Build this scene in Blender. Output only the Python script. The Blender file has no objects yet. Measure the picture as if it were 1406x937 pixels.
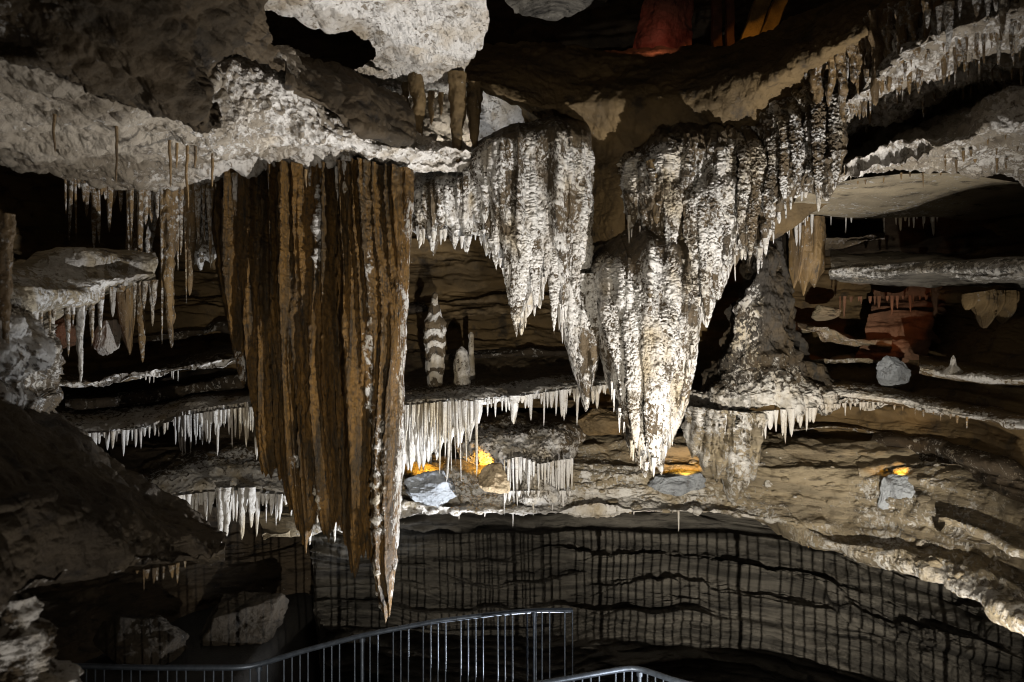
import bpy, math, random
import numpy as np
random.seed(7)
RNG = np.random.default_rng(11)
W0, H0, F = 1406.0, 937.0, 1103.0          # photograph size and focal length in pixels
CX, CY = 703.0, 468.5
EYE = 4.05                                 # camera height over the walkway
scene = bpy.context.scene
COL = scene.collection
PI = math.pi

# ------------------------------------------------------------------ noise
def _h(ix, iy, iz, s=0):
    n = (ix.astype(np.int64) * 374761393 + iy.astype(np.int64) * 668265263 + iz.astype(np.int64) * 2147483647 + s * 1274126177) & 0xFFFFFFFF
    n = ((n ^ (n >> 13)) * 1274126177) & 0xFFFFFFFF
    n = ((n ^ (n >> 16)) * 2246822519) & 0xFFFFFFFF
    return ((n ^ (n >> 15)) & 0xFFFFFF) / float(0xFFFFFF)
def vnoise(p, s=0):
    i = np.floor(p).astype(np.int64); f = p - i
    u = f * f * f * (f * (f * 6 - 15) + 10)
    r = 0
    for dx in (0, 1):
        wx = u[..., 0] if dx else 1 - u[..., 0]
        for dy in (0, 1):
            wy = u[..., 1] if dy else 1 - u[..., 1]
            for dz in (0, 1):
                wz = u[..., 2] if dz else 1 - u[..., 2]
                r = r + wx * wy * wz * _h(i[..., 0] + dx, i[..., 1] + dy, i[..., 2] + dz, s)
    return r * 2 - 1
def fbm(p, o=4, g=.5, s=0):
    a, r, t = 1.0, 0, 0
    for k in range(o):
        r = r + a * vnoise(p * (2.03 ** k) + 17.3 * k, s + k); t += a; a *= g
    return r / t
def ridged(p, o=4, s=0):
    a, r, t = 1.0, 0, 0
    for k in range(o):
        r = r + a * (1 - np.abs(vnoise(p * (2.07 ** k) + 9.1 * k, s + k)) * 2); t += a; a *= .5
    return r / t
def worley(p, s=0):
    i = np.floor(p).astype(np.int64); d = np.full(p.shape[:-1], 9.0)
    for dx in (-1, 0, 1):
        for dy in (-1, 0, 1):
            for dz in (-1, 0, 1):
                j = i + np.array([dx, dy, dz])
                q = [j[..., k] + _h(j[..., 0], j[..., 1], j[..., 2], s + 31 * k + 5) for k in range(3)]
                d = np.minimum(d, (p[..., 0] - q[0]) ** 2 + (p[..., 1] - q[1]) ** 2 + (p[..., 2] - q[2]) ** 2)
    return np.sqrt(d)
def popcorn(p, size, s=0):
    """knobbly cave-coral relief, about 0..1"""
    w = p + .30 * size * np.stack([vnoise(p / size * .8 + 3.1, s), vnoise(p / size * .8 + 8.2, s + 1), vnoise(p / size * .8 + 5.7, s + 2)], -1) \
        + .9 * size * np.stack([vnoise(p / size * .23 + 1.1, s + 3), vnoise(p / size * .23 + 4.2, s + 4), vnoise(p / size * .23 + 7.7, s + 5)], -1)
    big = smooth(-.25, .35, vnoise(p / size * .31 + 11.3, s + 6))
    a = np.clip(1 - worley(w / (size * 1.5), s) / .80, 0, 1) ** .7
    b = np.clip(1 - worley(w / (size * .85), s + 9) / .80, 0, 1) ** .8
    c = np.clip(1 - worley(w / (size * .5), s + 19) / .85, 0, 1)
    return np.clip((a * .75 * big + b * (.75 - .35 * big) + c * .25) * (.8 + .45 * vnoise(p / size * .17, s + 7)), 0, 1.2)
def smooth(a, b, x):
    t = np.clip((x - a) / (b - a), 0, 1); return t * t * (3 - 2 * t)

# ------------------------------------------------------------------ helpers
def at(px, py, Y):
    return np.array([(px - CX) / F * Y, Y, EYE - (py - CY) / F * Y])
def link(name, verts, faces, mat, parent=None, crust=None, shade=True):
    me = bpy.data.meshes.new(name)
    verts = np.asarray(verts, dtype=np.float32); faces = np.asarray(faces, dtype=np.int32)
    nv, nf, k = len(verts), len(faces), faces.shape[1]
    me.vertices.add(nv); me.vertices.foreach_set('co', verts.ravel())
    me.loops.add(nf * k); me.loops.foreach_set('vertex_index', faces.ravel())
    me.polygons.add(nf)
    me.polygons.foreach_set('loop_start', np.arange(0, nf * k, k, dtype=np.int32))
    me.update(calc_edges=True)
    me.polygons.foreach_set('use_smooth', np.full(nf, shade, dtype=bool))
    if crust is not None:
        a = me.attributes.new('crust', 'FLOAT', 'POINT'); a.data.foreach_set('value', np.asarray(crust, dtype=np.float32).ravel())
    me.materials.append(mat); me.validate()
    o = bpy.data.objects.new(name, me); COL.objects.link(o)
    if parent is not None: o.parent = parent
    return o
def tag(o, label, cat, group=None):
    o['label'] = label; o['category'] = cat
    if group: o['group'] = group
    return o
def struct(o):
    o['kind'] = 'structure'; return o
def grid_faces(nu, nv, wrap=False):
    u = np.arange(nu if wrap else nu - 1); v = np.arange(nv - 1)
    U, V = np.meshgrid(u, v, indexing='ij'); U2 = (U + 1) % nu
    return np.stack([U * nv + V, U2 * nv + V, U2 * nv + V + 1, U * nv + V + 1], -1).reshape(-1, 4)
def normals(P):
    du = np.gradient(P, axis=0); dv = np.gradient(P, axis=1)
    n = np.cross(du, dv); n /= (np.linalg.norm(n, axis=-1, keepdims=True) + 1e-9)
    return n
def crom(T, K, X):
    """Catmull-Rom through rows X at parameters K, sampled at T"""
    i = np.clip(np.searchsorted(K, T, side='right') - 1, 0, len(K) - 2)
    sh = (len(T),) + (1,) * (X.ndim - 1)
    h = (K[i + 1] - K[i]).reshape(sh); t = ((T - K[i]) / (K[i + 1] - K[i])).reshape(sh)
    m = np.gradient(X, K, axis=0) if len(K) > 2 else np.repeat(((X[1:] - X[:-1]) / (K[1] - K[0])), 2, 0)
    return ((2 * t ** 3 - 3 * t ** 2 + 1) * X[i] + (t ** 3 - 2 * t ** 2 + t) * h * m[i] + (-2 * t ** 3 + 3 * t ** 2) * X[i + 1] + (t ** 3 - t ** 2) * h * m[i + 1])
def chord(X):
    d = np.linalg.norm(np.diff(X[:, :2], axis=0), axis=1) + 1e-3
    k = np.concatenate([[0], np.cumsum(d)]); return k / k[-1]

def rough(amp=.12, size=1.0, fine=.02):
    def f(P, N, c, s):
        return amp * fbm(P / size, 5, .5, s) + fine * ridged(P / .16, 3, s + 7)
    return f
def strata(amp=.14, period=.3, fine=.03, wave=.35):
    def f(P, N, c, s):
        w = .5 * fbm(P * np.array([.5, .5, .35]), 3, .5, s)
        h = (P[..., 2] + wave * w) / period
        i = np.floor(h); t = h - i
        z0 = np.zeros_like(i)
        a0 = _h(i.astype(np.int64), z0, z0, s); a1 = _h(i.astype(np.int64) + 1, z0, z0, s)
        step = a0 + (a1 - a0) * smooth(.72, 1.0, t)
        q = P * np.array([1.2, 1.2, 5.5])
        return amp * (step - .5) * 1.6 + amp * .5 * fbm(q, 4, .55, s + 3) + fine * ridged(P * np.array([3, 3, 9]), 3, s + 4) + amp * .5 * fbm(P * .8, 3, .5, s + 6)
    return f

def loft(name, guides, mat, disp=None, seed=0, res=1.3, pop=.035, psize=.06, cr=0, flip=False, knobs=True):
    """rock surface through guide lines of (px, py, distance, crust)"""
    gs = []
    for g in guides:
        A = np.array([list(p) + [cr] * (4 - len(p)) for p in g], float); gs.append(A)
    lu = max(np.sum(np.linalg.norm(np.diff(np.clip(A[:, :2], [-120, -60], [1526, 1000]), axis=0), axis=1)) for A in gs)
    nu = int(max(16, min(1500, lu / res)))
    R = np.stack([crom(np.linspace(0, 1, nu), chord(A), A) for A in gs], 0)     # K,nu,4
    dz = np.linalg.norm(np.diff(R[..., :2], axis=0), axis=-1) + np.abs(np.diff(R[..., 2], axis=0)) * 25
    mid = dz.mean(1); k = np.concatenate([[0], np.cumsum(mid + 1)]); nv = int(max(10, min(900, k[-1] / res)))
    S = crom(np.linspace(0, 1, nv), k / k[-1], R)                               # nv,nu,4
    S = np.transpose(S, (1, 0, 2))
    c = np.clip(S[..., 3], 0, 1)
    Y = S[..., 2]
    P = np.stack([(S[..., 0] - CX) / F * Y, Y, EYE - (S[..., 1] - CY) / F * Y], -1)
    N = normals(P)
    if flip: N = -N
    if disp is not None:
        P = P + N * disp(P, N, c, seed)[..., None]
    if pop and c.max() > .05:
        cc = smooth(.25, .7, c + .35 * fbm(P / .35, 3, .5, seed + 77))
        h = popcorn(P, psize, seed + 50)
        P = P + N * (cc * pop * h)[..., None]
        if knobs: c = np.clip(c - .5 * (1 - smooth(.10, .5, h)), 0, 1)  # hollows between knobs coloured browner, as if in shade
    Fc = grid_faces(nu, nv)
    if flip: Fc = Fc[:, ::-1]
    return link(name, P.reshape(-1, 3), Fc, mat, None, c)

def interp(pts, x):
    a = np.array(pts, float); return np.interp(x, a[:, 0], a[:, 1])
def curtain(name, top, bot, Y, T, mat, seed=0, ribs=9., ribamp=.45, crust=.9, pop=.04, psize=.055, res=1.1, teeth=0, tlen=(8, 30), knob=0, parent=None, lean=0., back=.7, spow=.75, topback=.0, bigamp=.28, grain=.016):
    """a hanging sheet of fused stone folds: real front, back and thickness"""
    x0, x1 = max(top[0][0], bot[0][0]), min(top[-1][0], bot[-1][0])
    nx = int((x1 - x0) / res)
    x = np.linspace(x0, x1, nx)
    tp, bt = interp(top, x), interp(bot, x)
    rr = random.Random(seed)
    tooth = np.zeros(nx)
    for k in range(teeth):
        cxx = x0 + (x1 - x0) * (k + rr.uniform(.15, .85)) / teeth; w = rr.uniform(.5, 1.0) * (x1 - x0) / teeth * .75; L = rr.uniform(*tlen)
        tooth = np.maximum(tooth, L * np.clip(1 - np.abs(x - cxx) / w, 0, 1) ** 1.3)
    bt = bt + tooth
    hgt = float(np.max(bt - tp)); nv = int(max(12, min(620, hgt / res)))
    v = np.linspace(0, 1, nv)
    X = x[:, None] + 0 * v[None, :]; V = 0 * x[:, None] + v[None, :]
    PY = tp[:, None] + (bt - tp)[:, None] * V
    Yc = interp(Y, x)[:, None] if isinstance(Y, list) else Y
    u = (X - x0) / (x1 - x0)
    side = np.clip(1 - np.abs(2 * u - 1) ** 3.2, 0, 1) ** .5
    hang = np.clip(1 - ((PY - tp[:, None]) / np.maximum(6, (bt - tp)[:, None])) ** 3.2, 0, 1) ** spow
    # folds follow the length of the sheet and wander a little
    wp = np.stack([X / 60., PY / 240., 0 * X + seed], -1)
    xs = X + 11 * fbm(wp, 3, .5, seed)
    r1 = 1 - np.abs(vnoise(np.stack([xs / ribs * .55, PY / 900., 0 * X + seed * 3.3], -1), seed + 1)) * 2
    r2 = 1 - np.abs(vnoise(np.stack([xs / ribs * 1.5, PY / 300., 0 * X + seed * 1.7], -1), seed + 2)) * 2
    big = fbm(np.stack([xs / 75., PY / 700., 0 * X + 2.2 * seed], -1), 3, .5, seed + 4)
    rib = .62 * r1 + .38 * r2
    edge = smooth(0, 14, np.minimum(X - x0, x1 - X)) * .8 + .2
    th = T * side * hang * (.55 + bigamp * big + ribamp * .5 * rib * edge)
    th = np.maximum(th, .004)
    c = crust(X, PY) if callable(crust) else crust + 0 * X
    tb = topback * np.clip(1 - (PY - tp[:, None]) / 60., 0, 1) ** 2
    if topback: th = th * (.35 + .65 * smooth(0, 50, PY - tp[:, None]))
    Yf = Yc - th + lean * V + tb; Yb = Yc + th * back + lean * V + tb
    def pos(YY):
        return np.stack([(X - CX) / F * Yc, YY, EYE - (PY - CY) / F * Yc], -1)
    Pf, Pb = pos(Yf), pos(Yb)[::-1]
    P = np.concatenate([Pf, Pb], 0); c = np.concatenate([c, c[::-1]], 0)
    N = normals(P)
    fade = np.concatenate([hang, hang[::-1]], 0)
    cc = smooth(.3, .7, c + .3 * fbm(P / .3, 3, .5, seed + 77))
    h = popcorn(P * np.array([1, 1, .85]), psize, seed + 50)
    d = grain * fbm(P / .11, 4, .6, seed + 21) * (.3 + fade) + pop * (.35 + .65 * fade) * cc * h
    if knob: d = d + knob * .12 * fade * (ridged(P * np.array([1, 1, .8]) / .17, 3, seed + 8) - .2)
    if pop > .03: c = np.clip(c - .42 * (1 - smooth(.08, .5, h)), 0, 1)          # white coral knobs; gaps coloured browner, standing in for their shade
    # keep displacement pointing out of the sheet
    sgn = np.where(np.concatenate([N[:nx, :, 1] < 0, N[nx:, :, 1] > 0], 0), 1, -1)
    P = P + N * (d * sgn)[..., None]
    Fc = grid_faces(2 * nx, nv, True)
    return link(name, P.reshape(-1, 3), Fc, mat, parent, c)

def cone_mesh(L, r0, r1, seed, nring=40, nseg=12, knob=.15, bend=.06, crustv=.8, taper=.8):
    """one dripstone of length L hanging from z=0"""
    t = np.linspace(0, 1, nring); a = np.linspace(0, 2 * PI, nseg, endpoint=False)
    A, Tt = np.meshgrid(a, t, indexing='ij')
    rad = r1 + (r0 - r1) * (1 - Tt) ** taper
    rad = rad * np.clip((1 - Tt) * nring / 3., 0, 1) ** .5
    Pn = np.stack([np.cos(A) * rad / max(r0, .02) + seed, np.sin(A) * rad / max(r0, .02), Tt * L / max(r0, .02) * .7], -1)
    rad = rad * (1 + knob * 1.6 * fbm(Pn * 1.1, 3, .5, seed) + knob * .8 * fbm(Pn * np.array([2.5, 2.5, .4]), 2, .5, seed + 3))
    bx = bend * L * fbm(np.stack([Tt * 2.2, 0 * Tt + seed, 0 * Tt], -1), 2, .5, seed) * smooth(0, .3, Tt)
    by = bend * L * fbm(np.stack([Tt * 2.2, 0 * Tt + seed + 9, 0 * Tt], -1), 2, .5, seed) * smooth(0, .3, Tt)
    P = np.stack([np.cos(A) * rad + bx, np.sin(A) * rad + by, -Tt * L + .03], -1)
    return P.reshape(-1, 3), grid_faces(nseg, nring, True), np.full(nseg * nring, crustv)
def stalactite(px, py, tip, w, Y, mat, label, group=None, seed=0, knob=.2, crustv=.8, name='stalactite', bend=.03, taper=.75, cat='stalactite', up=False, tipw=.12):
    L = abs(tip - py) / F * Y; r = w / 2 / F * Y
    n = int(max(18, min(160, abs(tip - py) / 1.5))); s = int(max(10, min(40, w * 1.6)))
    P, Fc, c = cone_mesh(L, r, r * tipw, seed or random.randint(1, 999), n, s, knob, bend, crustv, taper)
    if up: P = P * np.array([1, 1, -1]); Fc = Fc[:, ::-1]
    o = link(name, P, Fc, mat, None, c)
    o.location = at(px, py, Y)
    return tag(o, label, cat, group)
def coral_stalactite(px, py, tip, w, Y, label, seed, group=None, cr=.75, flat=.6, lean=0):
    L = (tip - py) / F * Y; r = w / 2 / F * Y
    n = int((tip - py) / .75); m = int(max(28, w * 3.8)); t = np.linspace(0, 1, n); aa = np.linspace(0, 2 * PI, m, endpoint=False)
    A, T = np.meshgrid(aa, t, indexing='ij')
    R0 = r * (1 - T ** 1.7) ** .9 * (.30 + .70 * smooth(0, .34, T)) + .004
    R0 = R0 * (1 + .30 * vnoise(np.stack([np.cos(A) * 1.6 + seed, np.sin(A) * 1.6, T * .8], -1), seed) + .25 * fbm(np.stack([np.cos(A) + seed, np.sin(A), T * L / max(r, .02) * .5], -1), 3, .5, seed + 1))
    R0 = R0 * np.clip((1 - T) * 14, 0, 1) ** .6
    bx = lean * L * T + .035 * L * vnoise(np.stack([T * 2.5, 0 * T + seed, 0 * T], -1), seed)
    P = np.stack([np.cos(A) * R0 + bx, np.sin(A) * R0 * flat + .42 * (1 - smooth(0, .34, T)), -T * L], -1) + at(px, py, Y)
    N = -normals(P); h = popcorn(P * np.array([1, 1, .85]), .026, seed + 3)
    c = np.clip(cr + .5 * fbm(P / .25, 3, .5, seed) - .42 * (1 - smooth(.08, .5, h)), 0, 1)  # shade between the knobs put in by colour
    out = np.sign(np.cos(A) * N[..., 0] + np.sin(A) * N[..., 1])
    P = P + N * (out * (1 - T ** 6) * .048 * h)[..., None]
    return tag(link('stalactite', P.reshape(-1, 3), grid_faces(m, n, True), M_calc, None, c), label, 'stalactite', group)
POOL = {}
def fringe(path, n, length, width, mat, label, group, name='soda_straw', cat='soda straw', seed=1, knob=.12, crustv=.9, jitter=.06, taper=.6, skew=1.6):
    """n separate drips hanging along a lip"""
    rr = random.Random(seed); A = np.array(path, float); k = chord(A)
    key = (mat.name, name, crustv, knob, taper)
    if key not in POOL:
        POOL[key] = []
        for q in range(9):
            P, Fc, c = cone_mesh(1.0, .5, .5 * (.22 if name == 'soda_straw' else .1), q + 3 + 10 * len(POOL), 26, 9, knob, 0, crustv, taper)
            P = P * np.array([1, 1, 1.0]) ; POOL[key].append(link(name, P, Fc, mat, None, c))
        for o in POOL[key]: COL.objects.unlink(o)
    for i in range(n):
        t = (i + rr.uniform(.1, .9)) / n
        p = [np.interp(t, k, A[:, j]) for j in range(3)]
        Y = p[2] + rr.uniform(-jitter, jitter)
        L = (.45 + 1.0 * (.5 + .5 * math.sin(i * 2.9 / (1 + n / 12.) + seed) * math.sin(i * .53 + seed * 2))) * (length[0] + (length[1] - length[0]) * rr.random() ** skew) / F * Y; w = rr.uniform(*width) * rr.choice((.7, .85, 1, 1, 1.25)) / F * Y
        src = POOL[key][rr.randrange(9)]
        o = src.copy(); o.name = name; COL.objects.link(o)
        o.location = at(p[0], p[1], Y) + np.array([0, 0, .02]); o.rotation_euler = (rr.gauss(0, .02), rr.gauss(0, .02), rr.uniform(0, 6.28)); o.scale = (w, w, L)
        tag(o, label, cat, group)

def blob(name, px, py, w, h, Y, mat, seed=0, depth=1.0, cuts=22, crustv=0., n=110, amp=.13):
    """an angular boulder: a ball with flat broken faces"""
    rr = np.random.default_rng(seed)
    th = np.linspace(0.001, PI - .001, n); ph = np.linspace(0, 2 * PI, 2 * n, endpoint=False)
    PH, TH = np.meshgrid(ph, th, indexing='ij')
    D = np.stack([np.sin(TH) * np.cos(PH), np.sin(TH) * np.sin(PH), np.cos(TH)], -1)
    r = np.ones(D.shape[:2])
    for _ in range(cuts):
        q = rr.normal(size=3); q /= np.linalg.norm(q); dd = D @ q
        r = np.minimum(r, np.where(dd > .2, rr.uniform(.55, .85) / np.maximum(dd, .2), 9))
    r = r + amp * fbm(D * 2.2 + seed, 4, .5, seed) + .03 * ridged(D * 7 + seed, 3, seed + 1)
    S = np.array([w / 2 / F * Y, depth * w / 2 / F * Y, h / 2 / F * Y]) * 1.25
    P = D * r[..., None] * S + at(px, py, Y)
    return link(name, P.reshape(-1, 3), grid_faces(2 * n, n, True), mat, None, np.full(2 * n * n, crustv))

# ------------------------------------------------------------------ materials
class NT:
    def __init__(s, name):
        s.m = bpy.data.materials.new(name); s.m.use_nodes = True; s.t = s.m.node_tree; s.t.nodes.clear()
        s.out = s.n('ShaderNodeOutputMaterial'); s.b = s.n('ShaderNodeBsdfPrincipled'); s.l(s.b.outputs[0], s.out.inputs[0])
        s.pos = s.n('ShaderNodeNewGeometry').outputs['Position']
    def n(s, k): return s.t.nodes.new(k)
    def l(s, a, b): s.t.links.new(a, b)
    def map(s, sc):
        m = s.n('ShaderNodeMapping'); s.l(s.pos, m.inputs['Vector']); m.inputs['Scale'].default_value = sc; return m.outputs[0]
    def noise(s, sc, detail=5, rough=.6, scale=1.0):
        v = s.map(sc) if isinstance(sc, tuple) else s.map((sc, sc, sc))
        n = s.n('ShaderNodeTexNoise'); n.inputs['Scale'].default_value = scale; n.inputs['Detail'].default_value = detail; n.inputs['Roughness'].default_value = rough
        s.l(v, n.inputs['Vector']); return n.outputs['Fac']
    def ramp(s, f, a, b):
        r = s.n('ShaderNodeMapRange'); r.interpolation_type = 'SMOOTHSTEP'; s.l(f, r.inputs[0]); r.inputs[1].default_value = a; r.inputs[2].default_value = b; return r.outputs[0]
    def mix(s, f, a, b):
        m = s.n('ShaderNodeMix'); m.data_type = 'RGBA'
        s.l(f, m.inputs[0]) if not isinstance(f, float) else setattr(m.inputs[0], 'default_value', f)
        for k, q in ((6, a), (7, b)):
            if isinstance(q, tuple): m.inputs[k].default_value = q + (1,)
            else: s.l(q, m.inputs[k])
        return m.outputs[2]
    def math(s, op, a, b):
        m = s.n('ShaderNodeMath'); m.operation = op
        for k, q in ((0, a), (1, b)):
            if isinstance(q, (int, float)): m.inputs[k].default_value = q
            else: s.l(q, m.inputs[k])
        return m.outputs[0]
    def bump(s, h, dist, strength=1.0, prev=None):
        b = s.n('ShaderNodeBump'); s.l(h, b.inputs['Height']); b.inputs['Distance'].default_value = dist; b.inputs['Strength'].default_value = strength
        if prev is not None: s.l(prev, b.inputs['Normal'])
        return b.outputs[0]
def rock(name, a, b, stain, streak=(1.4, 1.4, 3.0), white=(.62, .605, .58), cream=(.42, .355, .25), bumpd=.02, rough=.75, spec=.25, fine=26., grain=0.):
    k = NT(name)
    base = k.mix(k.ramp(k.noise(streak, 6, .62), .38, .64), a, b)
    base = k.mix(k.ramp(k.noise((streak[0] * 3.1, streak[1] * 3.1, streak[2] * 2.2), 5, .65), .52, .70), base, stain)
    if grain: base = k.mix(k.math('MULTIPLY', k.ramp(k.noise(24., 5, .7), .46, .66), .75), base, stain)
    at_ = k.n('ShaderNodeAttribute'); at_.attribute_name = 'crust'
    edge = k.math('ADD', at_.outputs['Fac'], k.math('ADD', k.math('MULTIPLY', k.math('SUBTRACT', k.noise(6.5, 4, .6), .5), .9), k.math('MULTIPLY', k.math('SUBTRACT', k.noise(21., 2, .5), .5), 1.1)))
    fac = k.ramp(k.math('ADD', edge, k.math('MULTIPLY', k.math('SUBTRACT', k.noise(58., 3, .6), .5), .7)), .30, .64)
    cal = k.mix(k.ramp(k.noise((2.2, 2.2, 1.0), 4, .6), .46, .70), white, cream)
    cal = k.mix(k.ramp(k.noise(13., 4, .7), .54, .74), cal, tuple(q * .50 for q in cream))
    cal = k.mix(k.math('MULTIPLY', k.ramp(k.noise((4.5, 4.5, 1.6), 5, .65), .50, .72), .65), cal, (.27, .22, .155))
    col = k.mix(fac, base, cal)
    k.l(col, k.b.inputs['Base Color'])
    k.b.inputs['Roughness'].default_value = rough; k.b.inputs['Specular IOR Level'].default_value = spec
    b1 = k.bump(k.noise((fine * streak[0] / 1.4, fine * streak[1] / 1.4, fine * streak[2] / 3.0), 6, .7), bumpd)
    b2 = k.bump(k.noise(70., 3, .6), .006, 1.0, b1)
    if grain: b2 = k.bump(k.noise((17., 17., 11.), 5, .7), .05, 1.0, b2)
    b3 = k.bump(fac, .015, .8, b2)
    b4 = k.bump(k.noise(38., 4, .65), .016, .7, b3)
    k.l(b4, k.b.inputs['Normal'])
    return k.m
def plain(name, col, rough=.5, metal=0., spec=.5, var=.3, scale=9., bumpd=.002):
    k = NT(name)
    c = k.mix(k.ramp(k.noise(scale, 5, .6), .35, .7), col, tuple(q * (1 - var) for q in col))
    k.l(c, k.b.inputs['Base Color']); k.b.inputs['Roughness'].default_value = rough; k.b.inputs['Metallic'].default_value = metal
    k.b.inputs['Specular IOR Level'].default_value = spec
    k.l(k.bump(k.noise(scale * 9, 4, .6), bumpd), k.b.inputs['Normal'])
    return k.m
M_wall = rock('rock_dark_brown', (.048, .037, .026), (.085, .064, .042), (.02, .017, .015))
M_brown = rock('rock_brown_smooth', (.165, .112, .052), (.100, .070, .036), (.05, .038, .025), streak=(1.1, 1.1, 1.6), bumpd=.012)
M_over = rock('rock_overhang_brown', (.088, .063, .036), (.050, .038, .024), (.025, .02, .015), streak=(1.6, 1.6, 3.), bumpd=.035)
M_tan = rock('rock_tan_bedded', (.36, .30, .205), (.22, .185, .13), (.07, .058, .043), streak=(.9, .9, 7.), bumpd=.03)
M_grey = rock('rock_grey_bedded', (.245, .225, .19), (.085, .078, .068), (.022, .021, .02), streak=(.7, .7, 11.), bumpd=.03)
M_ceil = rock('ceiling_sandy', (.30, .26, .205), (.21, .175, .13), (.10, .08, .06), streak=(1.6, 1.6, 1.6), bumpd=.02, white=(.60, .57, .53), cream=(.44, .38, .30))
M_calc = rock('calcite_white', (.120, .088, .052), (.075, .058, .038), (.035, .03, .024), streak=(4, 4, 1.0), bumpd=.012, rough=.6)
M_mound = rock('mound_dark_grey', (.055, .048, .040), (.085, .064, .04), (.04, .038, .035), streak=(3, 3, 2), bumpd=.02)
M_drape = rock('flowstone_brown', (.185, .098, .022), (.062, .038, .013), (.020, .017, .013), streak=(6., 6., .55), bumpd=.016, rough=.5, spec=.35, fine=24., grain=1.)
M_amber = rock('dripstone_tan', (.26, .17, .075), (.14, .095, .05), (.06, .045, .03), streak=(5, 5, .8), bumpd=.008, rough=.5, spec=.4)
M_bed = rock('rock_thin_bedded', (.135, .126, .11), (.050, .047, .042), (.018, .017, .016), streak=(.7, .7, 8.), bumpd=.03)
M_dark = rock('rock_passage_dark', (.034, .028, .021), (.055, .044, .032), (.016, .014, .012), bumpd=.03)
M_near = rock('rock_near_dark', (.075, .060, .044), (.125, .10, .07), (.035, .03, .026), streak=(1.1, 1.1, 3.2), bumpd=.03)
M_blue = rock('boulder_cool_lit', (.38, .41, .45), (.25, .27, .30), (.12, .12, .125), streak=(3, 3, 3), bumpd=.02)  # blue cast of cool light put into the boulder colour
M_sand = rock('boulder_tan', (.50, .40, .26), (.38, .29, .18), (.18, .13, .08), streak=(3, 3, 3), bumpd=.02)
M_red = rock('rock_red', (.34, .15, .11), (.24, .07, .045), (.10, .04, .03), streak=(2, 2, 2), bumpd=.02)
M_orange = rock('rock_orange_glow', (.24, .135, .085), (.14, .085, .055), (.12, .06, .03), streak=(3, 3, 2), bumpd=.02)  # orange lamp glow tinted into the rock colour
M_steel = plain('railing_steel', (.10, .125, .17), .42, .6, .5, .35, 14.)
M_wood = plain('beam_wood', (.30, .19, .07), .7, 0, .3, .5, 5., .01)
M_wood2 = plain('post_wood', (.17, .075, .045), .7, 0, .3, .5, 5., .01)
M_floor = plain('floor_concrete', (.032, .030, .028), .8, 0, .3, .4, 3., .01)

# ------------------------------------------------------------------ setting: cave shell
def shell(name, P, mat, disp, seed):
    N = normals(P); P = P + N * disp(P, N, None, seed)[..., None]
    return struct(link(name, P.reshape(-1, 3), grid_faces(*P.shape[:2]), mat, None, np.zeros(P.shape[:2])))
a = np.linspace(-1.35, 1.35, 620)[:, None]; z = np.linspace(-.4, 13, 300)[None, :]
rad = 15.6 - 1.5 * np.abs(a) ** 2 * 1.6
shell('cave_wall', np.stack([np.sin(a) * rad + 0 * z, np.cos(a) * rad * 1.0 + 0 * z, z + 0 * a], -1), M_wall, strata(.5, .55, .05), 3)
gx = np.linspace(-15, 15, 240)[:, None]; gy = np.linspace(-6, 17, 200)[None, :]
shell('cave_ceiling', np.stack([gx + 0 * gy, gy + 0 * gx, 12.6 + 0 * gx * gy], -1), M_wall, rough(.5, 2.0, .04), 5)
shell('cave_floor', np.stack([gx + 0 * gy, gy + 0 * gx, -2.2 * smooth(9.2, 9.9, gy + 1.35 * smooth(.75, 1.1, gx)) * smooth(-3.3, -2.5, gx) + 0 * gx * gy], -1), M_floor, rough(.05, 1.0, .006), 6)

# ------------------------------------------------------------------ ceilings
struct(loft('cave_ceiling', [
    [(-250, -60, 6.5), (0, -40, 7), (150, 20, 7.4), (285, 60, 8.0), (400, 60, 8.6), (490, 120, 9.2), (560, 170, 9.6), (650, 190, 10.2)],
    [(-250, 30, 4.6, .1), (0, 78, 5.1, .2), (110, 126, 5.7, .2), (200, 150, 6.2, .3), (283, 155, 6.7, .5), (300, 94, 7.2, .6), (388, 112, 7.5, .7), (440, 158, 7.9, .7), (490, 184, 8.3, .8), (560, 203, 9.0, .8), (650, 212, 9.7, .9)],
    [(-250, 120, 5.8, .1), (0, 130, 5.8, .2), (110, 160, 6.2, .2), (200, 180, 6.7, .3), (300, 190, 7.1, .45), (360, 165, 7.5, .6), (430, 185, 7.9, .7), (490, 204, 8.4, .8), (560, 215, 9.1, .9), (650, 218, 9.8, 1)],
    [(-250, 190, 7.0, .1), (0, 190, 7.0, .2), (110, 212, 7.6, .2), (200, 228, 8.1, .3), (300, 228, 8.2, .5), (380, 216, 8.4, .7), (470, 222, 8.9, .9), (560, 228, 9.4, 1), (650, 224, 9.9, 1)],
    [(-250, 228, 8.2, .2), (0, 233, 8.3, .3), (80, 243, 8.7, .3), (160, 262, 9.2, .4), (220, 264, 9.3, .5), (300, 247, 9.3, .8), (360, 239, 9.4, 1), (470, 237, 9.5, 1), (560, 238, 9.7, 1), (650, 230, 10, 1)],
    [(-250, 222, 8.5, .3), (0, 227, 8.6, .3), (80, 236, 9.0, .3), (160, 254, 9.6, .3), (220, 256, 9.7), (300, 240, 9.7), (360, 232, 9.8), (470, 230, 9.9), (560, 231, 10.1), (650, 224, 10.4)],
    [(-250, 100, 9.2), (0, 100, 9.6), (160, 120, 10.4), (300, 120, 10.6), (470, 120, 10.8), (650, 120, 11)]],
    M_ceil, lambda P, N, c, s: rough(.12, .5, .06)(P, N, c, s) + .10 * np.abs(vnoise(P / .35, s + 3)), 21, pop=.05, psize=.06))
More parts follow.
